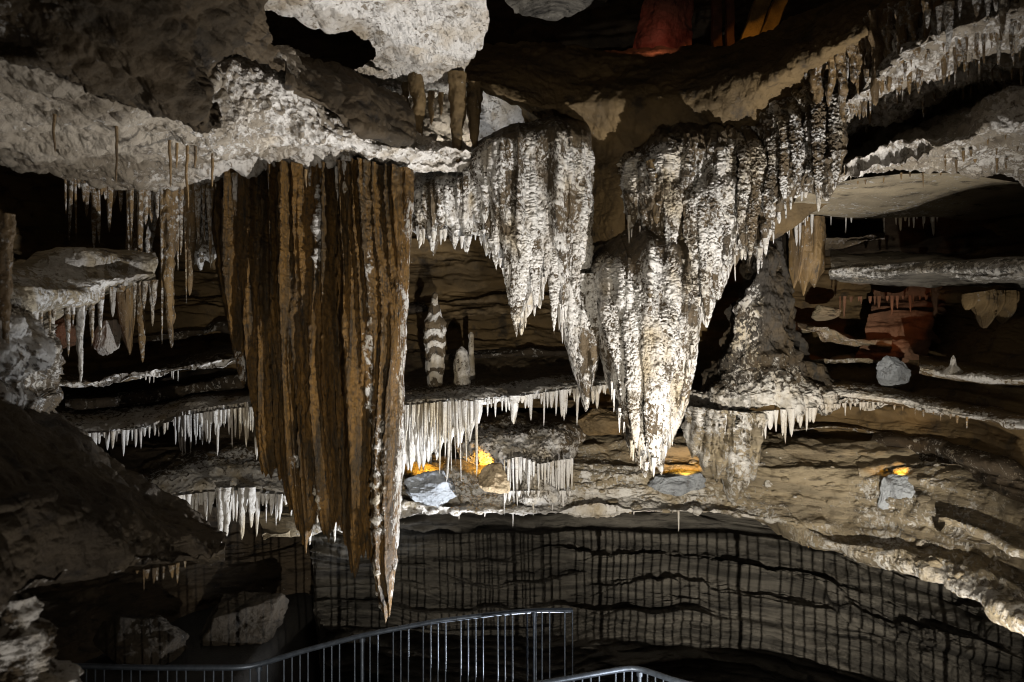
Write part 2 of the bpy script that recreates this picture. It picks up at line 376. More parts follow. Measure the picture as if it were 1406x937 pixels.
struct(loft('rock_overhang', [
    [(-300, -140, 4.1), (0, -130, 4.5), (150, -130, 4.8), (300, -110, 5.4), (420, -80, 6.2)],
    [(-300, -30, 4.2), (0, 0, 4.7, .3), (140, 0, 4.7), (300, 5, 5.5), (380, 45, 6.5)],
    [(-300, 40, 4.5), (0, 40, 4.9, .35), (110, 45, 4.9), (200, 50, 5.1), (300, 70, 5.8), (390, 80, 6.8)],
    [(-300, 45, 4.6), (0, 84, 5.05, .2), (75, 104, 5.3), (120, 138, 5.45), (200, 158, 5.9), (306, 178, 6.4), (300, 130, 6.8), (300, 95, 7.0), (390, 108, 7.1)],
    [(-300, 30, 5.2), (0, 74, 5.5), (75, 94, 5.8), (120, 126, 6.0), (200, 145, 6.4), (306, 150, 6.9), (300, 118, 7.3), (310, 85, 7.6), (395, 95, 7.7)]],
    M_over, lambda P, N, c, s: rough(.25, .7, .07)(P, N, c, s) + strata(.12, .35, .02)(P, N, c, s + 2), 22, pop=.02))
struct(loft('rock_overhang', [
    [(380, 60, 8.4), (450, 85, 8.8), (560, 130, 9.6)],
    [(386, 95, 7.7), (460, 112, 8.2), (520, 140, 8.7), (570, 165, 9.2)],
    [(392, 118, 7.6), (440, 150, 7.9), (490, 180, 8.3), (565, 198, 9.0)],
    [(392, 122, 8.1), (440, 150, 8.5), (490, 176, 8.9), (565, 190, 9.5)]],
    M_over, rough(.12, .5, .04), 23))
# high white ceiling patch in the middle of the picture
struct(loft('cave_ceiling', [
    [(200, -90, 5.6, 1), (450, -90, 6.3, 1), (700, -90, 6.4, 1)],
    [(295, 8, 7.7, 1), (480, 0, 7.8, 1), (668, 0, 7.9, 1)],
    [(420, 32, 8.3, 1), (540, 32, 8.35, 1), (672, 32, 8.4, 1)],
    [(505, 60, 8.9, 1), (590, 60, 8.9, 1), (664, 58, 8.9, 1)],
    [(516, 78, 9.3, 1), (580, 80, 9.3, 1), (655, 76, 9.3, 1)],
    [(488, 98, 9.8, 1), (560, 100, 9.8, 1), (643, 94, 9.8, 1)],
    [(486, 116, 10.2, 1), (560, 120, 10.3, 1), (634, 112, 10.2, 1)],
    [(510, 128, 10.6, 1), (560, 138, 10.7, 1), (620, 130, 10.7, 1)],
    [(510, 100, 11.2), (560, 100, 11.4), (620, 100, 11.4)]],
    M_ceil, rough(.10, .5, .045), 24, pop=.03, psize=.05))
struct(loft('cave_ceiling', [
    [(470, 122, 10.8, .9), (600, 126, 10.9, 1), (755, 130, 11.2, 1)],
    [(480, 160, 11.0, 1), (600, 158, 11.1, 1), (752, 156, 11.4, 1)],
    [(490, 205, 11.4, 1), (600, 200, 11.5, 1), (745, 186, 11.7, 1)],
    [(490, 246, 11.9, 1), (600, 240, 11.9, 1), (740, 220, 12, 1)],
    [(490, 240, 12.8), (600, 235, 12.8), (740, 215, 12.8)]], M_ceil, rough(.08, .5, .02), 25, pop=.02))
# brown trunk and arch between the white draperies
tag(loft('flowstone_column', [
    [(596, 60, 11.4), (700, 60, 11.5), (800, 60, 11.6), (900, 60, 11.5), (1000, 60, 10.6), (1100, 20, 9.6), (1200, -30, 8.8), (1320, -80, 8.0)],
    [(606, 92, 10.3), (700, 96, 10.4), (800, 103, 10.6), (900, 104, 10.3), (1000, 100, 9.5), (1100, 55, 8.6), (1200, 15, 7.8), (1320, -40, 7.2)],
    [(622, 106, 10.0), (690, 130, 10.0), (745, 147, 10.0), (800, 140, 10.1), (900, 140, 9.9), (1000, 140, 9.4), (1080, 100, 8.6), (1180, 50, 7.8), (1320, -10, 7.2)],
    [(640, 112, 10.3), (690, 136, 10.35), (750, 158, 10.4), (810, 180, 10.4), (860, 196, 10.2), (920, 190, 10.0), (1000, 165, 9.6), (1090, 118, 8.9), (1190, 66, 8.1), (1320, 10, 7.4)],
    [(690, 120, 11.0), (720, 150, 11.0), (772, 205, 10.8), (815, 235, 10.4), (850, 245, 10.15), (890, 225, 10.4), (1000, 205, 10.0), (1100, 165, 9.4), (1200, 114, 8.7), (1320, 64, 8.2)],
    [(745, 235, 11.2), (775, 310, 10.9), (812, 318, 10.5), (850, 318, 10.2), (890, 318, 10.5), (980, 300, 10.6), (1060, 270, 10.4), (1150, 235, 10), (1220, 225, 9.8)],
    [(745, 300, 11.3), (775, 400, 11.1), (815, 400, 10.6), (860, 400, 10.4), (905, 400, 10.6), (980, 350, 10.8), (1030, 330, 10.8), (1060, 330, 10.8)]],
    M_brown, rough(.14, .7, .03), 26), 'smooth brown stone trunk spreading like a tree into the roof between the white draperies', 'stone column')

# ------------------------------------------------------------------ upper right ledges
struct(loft('cave_ceiling', [
    [(1100, 130, 9.6, .5), (1160, 100, 8.6, .6), (1230, 40, 7.2, .8), (1310, -5, 6.6, .8), (1406, -40, 6.1, .8), (1540, -80, 5.7, .8)],
    [(1110, 165, 8.9, .55), (1160, 142, 8.2, .55), (1230, 88, 7.0, .55), (1300, 48, 6.4, .55), (1406, 18, 5.9, .55), (1540, -25, 5.4, .55)],
    [(1115, 176, 9.2, .55), (1160, 168, 8.9, .55), (1230, 130, 7.9, .55), (1300, 98, 7.2, .55), (1406, 60, 6.6, .55), (1540, 18, 6.0, .55)],
    [(1120, 186, 9.5, .55), (1160, 188, 9.5, .55), (1230, 167, 8.9, .55), (1300, 142, 8.3, .55), (1406, 107, 7.5, .55), (1540, 65, 6.8, .55)],
    [(1120, 184, 9.8, .1), (1160, 184, 9.8, .1), (1230, 163, 9.2, .1), (1300, 138, 8.6, .2), (1406, 105, 7.7, .4), (1540, 65, 7.0, .4)],
    [(1125, 205, 9.7, 0), (1160, 215, 9.5, 0), (1230, 190, 8.9, 0), (1300, 165, 8.0, .1), (1330, 150, 7.5, .5), (1406, 130, 7.0, .8), (1540, 100, 6.3, .8)],
    [(1128, 232, 9.2, .9), (1170, 226, 8.5, .9), (1230, 206, 7.8, .9), (1300, 196, 7.2, .6), (1406, 172, 6.6, .6), (1540, 140, 6, .6)],
    [(1135, 250, 9.2, .6), (1180, 238, 8.7, .6), (1230, 226, 8.3, .6), (1300, 218, 8.0, .6), (1406, 215, 7.8, .6), (1540, 215, 7.5, .6)],
    [(1130, 257, 9.4, .6), (1180, 247, 9.0, .6), (1290, 239, 8.8, .6), (1406, 249, 8.9, .6), (1540, 252, 8.9, .6)]],
    M_ceil, lambda P, N, c, s: rough(.16, .45, .06)(P, N, c, s) + .09 * ridged(P * np.array([1.6, 1.6, 4]), 4, s), 27, pop=.03, psize=.06))
struct(loft('cave_ceiling', [
    [(1096, 266, 9.7, .3), (1180, 246, 9.05, .3), (1290, 239, 8.9, .3), (1406, 250, 9.0, .2), (1540, 253, 9.0, .2)],
    [(1090, 280, 10.4, .3), (1180, 268, 9.9, .25), (1290, 264, 9.8, .25), (1406, 268, 9.9, .1), (1540, 270, 9.9, .1)],
    [(1078, 290, 11.0, .4), (1130, 296, 11.2, .3), (1200, 300, 11.3, .3), (1290, 300, 11.2, .3), (1335, 304, 11.3, .2), (1430, 290, 11.2, 0), (1540, 290, 11.2, 0)],
    [(1060, 284, 11.4), (1130, 290, 11.6), (1200, 294, 11.7), (1290, 294, 11.7), (1335, 296, 11.8), (1430, 280, 11.8), (1540, 280, 11.8)],
    [(1060, 200, 12.5), (1130, 200, 12.8), (1200, 200, 12.8), (1290, 200, 12.8), (1335, 200, 12.8), (1430, 200, 12.8), (1540, 200, 12.8)]],
    M_tan, rough(.03, .8, .006), 28, pop=.01))

# ------------------------------------------------------------------ right hand wall and ledges
struct(loft('rock_wall', [
    [(1010, 255, 14), (1130, 255, 14.2), (1250, 260, 14.2), (1400, 270, 12.6), (1560, 270, 11)],
    [(1040, 330, 14.2), (1130, 330, 14.2), (1250, 330, 14), (1400, 330, 12), (1560, 330, 10)],
    [(1060, 400, 14), (1130, 400, 13.9), (1230, 400, 13.4), (1290, 400, 12.4), (1400, 410, 10.6), (1560, 400, 9.2)],
    [(1090, 470, 13.2), (1150, 480, 13.2), (1230, 470, 12.9), (1290, 465, 11.6), (1400, 470, 9.6), (1560, 470, 8.6)],
    [(1090, 520, 12.6), (1160, 530, 12.4), (1230, 530, 12.0), (1290, 530, 11.0), (1400, 540, 9.3), (1560, 540, 8.4)],
    [(1000, 580, 12.7), (1090, 590, 12.3), (1200, 590, 11.5), (1300, 600, 10.3), (1400, 620, 8.9), (1560, 640, 7.6)],
    [(1000, 640, 12.6), (1090, 640, 12.4), (1200, 640, 11.7), (1300, 670, 10.2), (1400, 700, 8.6), (1560, 740, 7.2)]],
    M_brown, strata(.16, .28, .03), 31))
def ledge(lip, face, back, mat, seed, cr=.9, under=1.2, disp=None, pop=.03, rise=0, topc=.25, res=1.2, psize=.05):
    """a stone shelf: top running back, crusted front face, underside running back"""
    b = [(x, y - face - rise * 1.0, Y + back, 0) for x, y, Y in lip]
    t = [(x, y - face, Y + .18, topc + cr * .3) for x, y, Y in lip]
    m = [(x, y - face * .5, Y - .04, cr) for x, y, Y in lip]
    l = [(x, y, Y, cr) for x, y, Y in lip]
    u = [(x, y + 1, Y + .25, cr * .6) for x, y, Y in lip]
    k = [(x, CY + (y - CY) * Y / (Y + under), Y + under, 0) for x, y, Y in lip]
    return loft('rock_ledge', [b, t, m, l, u, k], mat, disp or strata(.06, .12, .02), seed, pop=pop, cr=cr, res=res, psize=psize)
tag(ledge([(1140, 376, 10.8), (1200, 380, 10.4), (1270, 378, 9.7), (1340, 384, 8.9), (1430, 386, 8.2), (1560, 386, 7.6)], 26, 2.0, M_grey, 41, .55, topc=.1, disp=strata(.12, .16, .03)), 'grey bedded ledge with white patches under the black gap of the right wall', 'rock ledge')
tag(ledge([(1262, 512, 9.9), (1330, 522, 9.1), (1406, 528, 8.3), (1560, 538, 7.4)], 15, 1.6, M_brown, 42, 1., rise=10), 'short ledge with bright white lip carrying a tiny spike on the right wall', 'rock ledge')
tag(ledge([(1130, 546, 11.3), (1230, 560, 10.6), (1300, 574, 9.6), (1406, 590, 8.3), (1560, 606, 7.2)], 24, 2.2, M_brown, 43, 1., rise=6), 'long ledge with thick cream white lip sloping down the right wall', 'rock ledge')
tag(ledge([(1200, 640, 11.2), (1290, 650, 10.2), (1350, 668, 9.2), (1430, 690, 8.3), (1560, 720, 7.2)], 34, 1.8, M_wall, 44, .32, disp=strata(.16, .22, .03)), 'dark brown ledge with thin pale streaks above the right end of the bank', 'rock ledge')
tag(ledge([(1085, 595, 12.0), (1150, 590, 11.8), (1210, 600, 11.4), (1270, 612, 10.9)], 9, 1.6, M_brown, 45, .5), 'thin broken ledge with a dashed white edge below the long right ledge', 'rock ledge')
for pts, f, lab in (([(1085, 334, 13.4), (1150, 338, 13.2), (1215, 330, 13)], 8, 'thin dim ledge in the black gap just right of the small tan drapery'),
        ([(1090, 452, 12.6), (1150, 466, 12.4), (1225, 474, 12.0)], 8, 'thin dim ledge leading to the foot of the red niche'),
        ([(1110, 500, 12.2), (1170, 496, 12.0), (1220, 500, 11.7)], 7, 'thin dim ledge beside the grey wedge under the red niche'),
        ([(1180, 655, 10.6), (1260, 640, 10.3), (1330, 650, 9.6), (1440, 676, 8.4)], 10, 'narrow pale ledge passing above the blue grey boulder of the right bank'),
        ([(1286, 724, 9.0), (1350, 742, 8.4), (1440, 770, 7.6)], 12, 'cracked tan ledge right of the blue grey boulder near the right edge')):
    tag(ledge(pts, f, 1.2, M_tan, len(lab), .45, disp=strata(.14, .14, .04)), lab, 'rock ledge')
for pts, f, lab in (([(90, 560, 11.2), (200, 548, 11.6), (290, 532, 11.9), (365, 522, 12.0)], 6, 'faint thin ledge between the bright edged slab and the crusted left shelf'),
        ([(180, 470, 11.6), (260, 462, 11.8), (345, 452, 12.0)], 7, 'faint ledge in the dark behind the long left dripstones'),
        ([(560, 500, 13.4), (660, 492, 13.4), (800, 486, 13.5)], 8, 'faint dark ledge behind the banded stalagmite'),
        ([(560, 430, 14.2), (660, 436, 14.2), (800, 430, 14.2)], 8, 'faint uppermost ledge in the dark hollow behind the banded stalagmite')):
    tag(ledge(pts, f, 1.4, M_wall, len(lab), .35, disp=strata(.12, .14, .04)), lab, 'rock ledge')
# bank below the middle shelf
bank = struct(loft('rock_bank', [
    [(360, 640, 13.2), (550, 606, 13.2), (700, 606, 13.2), (850, 596, 13.2), (1000, 584, 13), (1100, 580, 12.8), (1200, 585, 12.2), (1300, 616, 10.8), (1460, 660, 9)],
    [(360, 680, 12.3), (550, 636, 12.25, .3), (700, 636, 12.2, .45), (850, 628, 12.2, .45), (960, 618, 12.1, .3), (1020, 612, 11.9, .2), (1060, 608, 11.7, .1), (1120, 612, 11.5, .1), (1200, 632, 10.9, .3), (1300, 668, 9.8, .3), (1460, 712, 8.2, .3)],
    [(360, 705, 11.95), (550, 662, 11.85, .4), (700, 664, 11.8, .6), (850, 658, 11.8, .6), (960, 650, 11.75, .4), (1020, 640, 11.55, .2), (1060, 632, 11.25, .1), (1120, 642, 11.0, .1), (1200, 670, 10.45, .4), (1300, 706, 9.45, .4), (1460, 755, 7.9, .4)],
    [(360, 726, 11.7), (550, 686, 11.65, .8), (700, 688, 11.6, .85), (850, 684, 11.6, .85), (1000, 680, 11.5, .55), (1060, 672, 11.1, .1), (1120, 690, 10.85, .2), (1200, 718, 10.2, .45), (1300, 756, 9.2, .5), (1460, 810, 7.6, .4)],
    [(360, 738, 11.6), (440, 732, 11.5, .4), (550, 707, 11.5, .75), (700, 706, 11.45, .75), (900, 704, 11.4, .75), (1000, 706, 11.3, .6), (1100, 736, 10.7, .4), (1200, 768, 9.9, .5), (1300, 803, 8.9, .5), (1400, 856, 7.5, .4), (1500, 900, 6.7, .3)],
    [(360, 736, 11.9), (440, 730, 11.8), (550, 705, 11.8, .3), (700, 704, 11.8, .3), (900, 702, 11.8, .3), (1000, 704, 11.7, .2), (1100, 733, 11.1), (1200, 764, 10.3), (1300, 798, 9.3), (1400, 848, 7.9), (1500, 890, 7.1)],
    [(360, 690, 13.4), (550, 680, 13.4), (700, 680, 13.4), (900, 680, 13.4), (1000, 680, 13.2), (1100, 700, 12.6), (1200, 720, 11.8), (1300, 740, 10.8), (1400, 770, 9.4), (1500, 790, 8.6)]],
    M_tan, strata(.17, .15, .05), 33, pop=.035, psize=.05))
# wall under the bank, the railing throws its shadow on it
struct(loft('rock_wall', [
    [(424, 690, 12.9), (560, 660, 12.9), (900, 660, 12.9), (1060, 670, 12.6), (1200, 710, 11.4), (1320, 750, 10.2), (1460, 800, 8.9), (1600, 830, 8)],
    [(428, 745, 12.3), (560, 716, 12.2), (700, 714, 12.2), (900, 712, 12.2), (1060, 730, 11.9), (1200, 790, 10.7), (1320, 840, 9.5), (1460, 905, 8.2), (1600, 950, 7.4)],
    [(430, 785, 12.2), (560, 750, 12.3), (900, 750, 12.3), (1060, 765, 11.9), (1200, 815, 10.7), (1320, 860, 9.5), (1460, 925, 8.2), (1600, 970, 7.4)],
    [(432, 835, 12.0), (560, 820, 11.9), (900, 820, 11.8), (1060, 830, 11.5), (1200, 865, 10.4), (1320, 905, 9.3), (1460, 970, 8.0), (1600, 1010, 7.3)],
    [(440, 880, 12.0), (560, 890, 11.75), (900, 890, 11.6), (1060, 895, 11.4), (1200, 930, 10.3), (1320, 980, 9.2), (1460, 1050, 7.9), (1600, 1090, 7.2)],
    [(440, 1060, 11.9), (560, 1070, 11.5), (900, 1070, 11.4), (1060, 1080, 11.2), (1200, 1120, 10.1), (1320, 1180, 9), (1460, 1260, 7.8), (1600, 1300, 7.1)]],
    M_bed, lambda P, N, c, s: (.45 + 1.0 * smooth(-.3, .4, fbm(P * np.array([.5, .5, 1.5]), 3, .5, s + 9))) * strata(.20, .13, .05, .9)(P, N, c, s) + strata(.07, .05, .0, .7)(P, N, c, s + 5) + .22 * fbm(P * np.array([.7, .7, 1.4]), 5, .55, s + 8) + .05 * ridged(P * np.array([2.5, 2.5, 6]), 4, s + 2), 34, pop=.02))
struct(loft('rock_wall', [
    [(424, 650, 14.6), (427, 650, 13.6), (430, 650, 12.7)],
    [(424, 745, 14.4), (428, 745, 13.4), (434, 745, 12.25)],
    [(424, 835, 14.2), (428, 835, 13.2), (436, 840, 12.0)],
    [(440, 1000, 14), (445, 1000, 13), (446, 1000, 11.9)]], M_grey, rough(.05, .4, .01), 35))

# ------------------------------------------------------------------ middle shelves
S1L = [(20, 580, 10.5), (60, 586, 10.7), (120, 592, 10.8), (190, 586, 11), (260, 566, 11.1), (365, 556, 11.2)]
tag(loft('flowstone_shelf', [
    [(10, 520, 12.8), (200, 522, 13), (370, 500, 13.2)],
    [(15, 545, 11.8), (110, 552, 11.8), (200, 548, 12), (290, 538, 12), (370, 530, 12.1)],
    [(20, 568, 10.9, .6), (60, 572, 11, .8), (120, 576, 11.1, .9), (190, 570, 11.3, .9), (260, 554, 11.4, 1), (365, 544, 11.5, 1)],
    [(x, y, Y, 1) for x, y, Y in S1L], [(x, y + 8, Y + .1, 1) for x, y, Y in S1L], [(x, y + 2, Y + .5, .6) for x, y, Y in S1L], [(x, y - 20, Y + 2, 0) for x, y, Y in S1L]],
    M_calc, rough(.07, .5, .02), 51), 'white crusted shelf left of the great brown drapery, edged with icicles', 'flowstone shelf')
S1C = [(540, 556, 11.3), (560, 552, 11.3), (600, 548, 11.2), (650, 548, 11.3), (700, 542, 11.5), (745, 536, 11.6), (790, 530, 11.7), (845, 524, 11.8)]
tag(loft('flowstone_shelf', [
    [(530, 480, 13.6), (700, 480, 13.6), (850, 480, 13.6)],
    [(536, 515, 12.6), (600, 522, 12.5), (700, 515, 12.7), (850, 505, 12.8)],
    [(538, 544, 11.6, .7), (600, 538, 11.5, .8), (650, 536, 11.6, .9), (745, 526, 11.9, .9), (848, 516, 12.1, .8)],
    [(x, y, Y, 1) for x, y, Y in S1C], [(x, y + 10, Y + .1, 1) for x, y, Y in S1C], [(x, y + 4, Y + .5, .5) for x, y, Y in S1C], [(x, y - 18, Y + 1.8, 0) for x, y, Y in S1C]],
    M_calc, rough(.07, .5, .02), 52), 'white crusted shelf in the middle carrying the banded stalagmite', 'flowstone shelf')
tag(loft('flowstone_mound', [
    [(1010, 318, 12.1), (1030, 308, 11.6), (1062, 308, 11.5), (1092, 316, 12.0)],
    [(1012, 366, 11.8), (1030, 358, 11.3, 0), (1060, 356, 11.2, 0), (1084, 366, 11.5), (1094, 384, 12.0)],
    [(1004, 418, 11.8), (1018, 410, 11.2, .62), (1038, 408, 11.1, .62), (1060, 418, 11.1, 0), (1080, 418, 11.3, 0), (1096, 428, 11.9)],
    [(990, 465, 11.8), (1012, 462, 11.2, .55), (1036, 464, 11.05, .62), (1060, 468, 11.05, 0), (1084, 468, 11.3, .1), (1106, 475, 11.9)],
    [(956, 514, 11.7, .1), (985, 510, 11.1, .35), (1026, 512, 10.9, .5), (1064, 512, 10.9, .5), (1096, 512, 11.1, .4), (1150, 520, 11.8, .1)],
    [(944, 544, 11.4, .9), (985, 548, 10.9, 1), (1040, 550, 10.75, 1), (1120, 548, 10.9, 1), (1180, 546, 11.3, .8), (1235, 548, 11.6, .6)],
    [(944, 562, 11.3, 1), (985, 566, 10.9, 1), (1040, 568, 10.8, 1), (1120, 562, 10.95, 1), (1180, 557, 11.3, 1), (1235, 555, 11.5, .8)],
    [(944, 556, 11.8, .3), (985, 560, 11.4, .3), (1040, 562, 11.3, .3), (1120, 556, 11.4, .3), (1180, 552, 11.8), (1235, 550, 12)],
    [(944, 530, 13.2), (985, 530, 13), (1040, 530, 13), (1120, 530, 13), (1180, 530, 13.2), (1235, 530, 13.4)]],
    M_mound, lambda P, N, c, s: rough(.20, .4, .05)(P, N, c, s) + .13 * ridged(P * np.array([3.2, 3.2, .7]), 3, s + 5), 53, pop=.06, psize=.06), 'dark cone shaped mound with a white crusted foot below the arch', 'flowstone mound')
tag(loft('flowstone_mound', [
    [(620, 570, 13.0), (700, 566, 13), (800, 570, 13.2)],
    [(622, 596, 12.4, .5), (655, 590, 12.2, .7), (720, 588, 12.1, .7), (780, 592, 12.2, .6), (806, 600, 12.7, .4)],
    [(626, 618, 12.1, .8), (655, 606, 11.8, .8), (720, 602, 11.7, .85), (772, 608, 11.8, .8), (794, 624, 12.4, .7)],
    [(640, 640, 12.0, .8), (668, 628, 11.7, .85), (725, 624, 11.4, .9), (770, 630, 11.55, .9), (790, 645, 12.2, .8)],
    [(694, 664, 11.9, .9), (708, 660, 11.5, .9), (738, 656, 11.25, .95), (768, 660, 11.4, .9), (788, 668, 12.0, .8)],
    [(692, 692, 11.8, .9), (708, 692, 11.45, .9), (738, 693, 11.2, .95), (768, 692, 11.35, .9), (786, 692, 11.9, .8)],
    [(692, 690, 12.4), (708, 690, 12.3), (738, 690, 12.2), (768, 690, 12.3), (786, 690, 12.6)]],
    M_calc, rough(.09, .35, .03), 54, pop=.05, psize=.048), 'rounded white flowstone mound with a fringed foot on the bank', 'flowstone mound')
S2L = [(160, 696, 10.4), (220, 684, 10.7), (300, 668, 11), (390, 676, 11.1), (470, 694, 11.2)]
tag(loft('flowstone_shelf', [
    [(170, 640, 12.6), (300, 596, 12.8), (470, 620, 12.8)],
    [(175, 660, 11.6, .2), (230, 636, 11.7, .5), (300, 626, 11.8, .6), (390, 636, 11.8, .7), (470, 660, 11.8, .8)],
    [(165, 684, 10.8, .8), (225, 660, 11.1, .9), (300, 646, 11.3, 1), (390, 656, 11.4, 1), (470, 680, 11.5, 1)],
    [(x, y, Y, 1) for x, y, Y in S2L], [(x, y + 8, Y + .1, 1) for x, y, Y in S2L], [(x, y - 2, Y + 1.8, 0) for x, y, Y in S2L]],
    M_calc, rough(.09, .45, .03), 55), 'lower white flowstone shelf left of the brown drapery foot', 'flowstone shelf')
struct(loft('rock_wall', [
    [(150, 560, 12.8), (300, 560, 13), (480, 560, 13)], [(150, 620, 12.2), (300, 610, 12.4), (480, 610, 12.4)], [(150, 680, 11.6), (300, 660, 12.2), (480, 690, 12.2)], [(150, 730, 12), (300, 720, 12.4), (480, 738, 12.2)]],
    M_wall, strata(.12, .2, .03), 56))

# ------------------------------------------------------------------ left side
tag(ledge([(50, 534, 9.7), (115, 530, 9.9), (200, 517, 10.2), (280, 507, 10.5), (372, 492, 10.9)], 10, 1.8, M_calc, 61, .7, rise=14, topc=.3, disp=strata(.13, .12, .04)), 'thin slab with a bright white edge left of the brown drapery', 'rock ledge')
tag(loft('rock_ledge', [
    [(-200, 330, 6.6), (0, 360, 7.4), (80, 352, 8.2), (210, 350, 9)],
    [(-200, 365, 6, .5), (0, 380, 6.6, .4), (60, 362, 7.6, .9), (110, 354, 7.9, .9), (160, 372, 8.2, .5), (215, 356, 8.6, .8)],
    [(-200, 400, 5.6, .7), (0, 396, 6.3, .7), (60, 384, 7.1, .9), (110, 384, 7.5, .9), (160, 384, 7.9, .9), (215, 378, 8.4, .8)],
    [(-200, 440, 5.6, .7), (0, 420, 6.2, .6), (60, 412, 6.9, .6), (110, 402, 7.4, .7), (150, 392, 7.9, .8), (215, 384, 8.5, .7)],
    [(-200, 450, 6.2, .4), (0, 432, 6.8, .4), (60, 424, 7.4, .4), (110, 410, 7.9, .5), (150, 398, 8.3, .4), (215, 386, 8.9, .3)],
    [(-200, 450, 8), (0, 430, 8.6), (60, 420, 9), (150, 400, 9.6), (215, 390, 10)]],
    M_tan, strata(.14, .16, .03), 62, pop=.04), 'pale streaked ledge jutting from the left edge below the black hollow', 'rock ledge')
tag(loft('rock_outcrop', [
    [(-220, 400, 6.2), (-60, 415, 6.4), (30, 420, 7), (75, 420, 7.8)],
    [(-220, 440, 5.2, .7), (-60, 440, 5.5, .7), (30, 440, 6.0, .8), (62, 450, 6.8, .7), (80, 450, 7.6, .3)],
    [(-220, 490, 5, .6), (-60, 490, 5.3, .7), (30, 490, 5.8, .8), (72, 490, 6.6, .8), (84, 490, 7.5, .3)],
    [(-220, 530, 5.2, .4), (-60, 530, 5.4, .6), (20, 530, 6.0, .7), (56, 530, 6.8, .6), (80, 525, 7.6, .2)],
    [(-220, 555, 5.1, .6), (-60, 552, 5.3, .7), (20, 548, 5.8, .8), (62, 545, 6.6, .7), (84, 545, 7.5, .2)],
    [(-220, 585, 5.4, .2), (-60, 580, 5.7, .3), (20, 575, 6.4, .3), (62, 570, 7.2, .2), (80, 570, 8)]],
    M_calc, rough(.20, .45, .04), 63, pop=.05, psize=.08), 'knobbly cream crusted outcrop at the left edge under the streaked ledge', 'rock outcrop')
tag(loft('rock_outcrop', [
    [(-300, 500, 6.0), (0, 545, 7.2), (100, 580, 7.8), (160, 630, 8.0), (310, 735, 8.2)],
    [(-300, 545, 4.0), (0, 584, 5.0), (60, 596, 5.4), (110, 612, 5.7), (155, 655, 6.2), (200, 700, 6.5), (306, 742, 7.0)],
    [(-300, 620, 3.6), (0, 650, 4.5), (100, 665, 5.0), (170, 700, 5.6), (306, 750, 6.9)],
    [(-300, 760, 3.4), (0, 740, 4.3), (100, 732, 4.8), (190, 740, 5.5), (307, 755, 6.85)],
    [(-300, 880, 3.4), (0, 822, 4.2, .0), (100, 803, 4.9, .0), (200, 780, 5.6, .0), (308, 762, 6.8, .0)],
    [(-300, 890, 3.5), (0, 826, 4.22, .5), (100, 807, 4.92, .5), (200, 784, 5.62, .4), (290, 768, 6.6, 0), (309, 764, 6.82, 0)],
    [(-300, 870, 3.7), (0, 824, 4.4), (100, 805, 5.1), (200, 782, 5.8), (309, 762, 7.0)],
    [(-300, 820, 4.6), (0, 790, 5.6), (100, 775, 6.4), (200, 765, 7.0), (309, 756, 7.8)],
    [(-300, 700, 6), (0, 700, 7.4), (100, 700, 8), (200, 720, 8.4), (309, 748, 8.6)]],
    M_near, rough(.26, .9, .035), 64, pop=.015), 'big dark foreground rock with a pale rim along its underside at lower left', 'rock outcrop')
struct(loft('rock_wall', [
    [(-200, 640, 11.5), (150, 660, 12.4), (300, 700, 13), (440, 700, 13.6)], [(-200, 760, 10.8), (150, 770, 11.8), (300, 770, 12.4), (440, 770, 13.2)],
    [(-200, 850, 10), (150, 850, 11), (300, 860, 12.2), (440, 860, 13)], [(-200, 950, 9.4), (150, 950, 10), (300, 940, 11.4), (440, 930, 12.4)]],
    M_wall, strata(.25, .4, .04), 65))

struct(loft('rock_wall', [
    [(-260, 225, 11.6), (0, 225, 12.4), (160, 240, 13), (330, 235, 13.4)], [(-260, 300, 10.8), (0, 300, 11.8), (160, 310, 12.6), (330, 300, 13.2)],
    [(-260, 380, 10), (0, 390, 11.2), (160, 390, 12.1), (330, 380, 12.9)], [(-260, 450, 9.6), (0, 450, 10.9), (160, 450, 11.8), (360, 440, 12.5)],
    [(-260, 530, 9.2), (0, 530, 10.8), (160, 520, 11.6), (370, 500, 12.2)]], M_brown, strata(.20, .24, .05, .5), 66))
struct(loft('rock_wall', [
    [(520, 300, 14.9), (700, 300, 15), (860, 300, 15), (1020, 310, 14.9)], [(520, 370, 14.5), (700, 370, 14.6), (860, 370, 14.6), (1020, 380, 14.4)],
    [(520, 440, 14), (700, 440, 14.1), (860, 440, 14.1), (1020, 440, 13.8)], [(520, 500, 13.5), (700, 500, 13.6), (860, 500, 13.6), (1020, 510, 13.2)], [(520, 560, 13.2), (700, 560, 13.2), (860, 560, 13.2), (1020, 570, 12.8)]],
    M_brown, strata(.20, .24, .05, .5), 67))
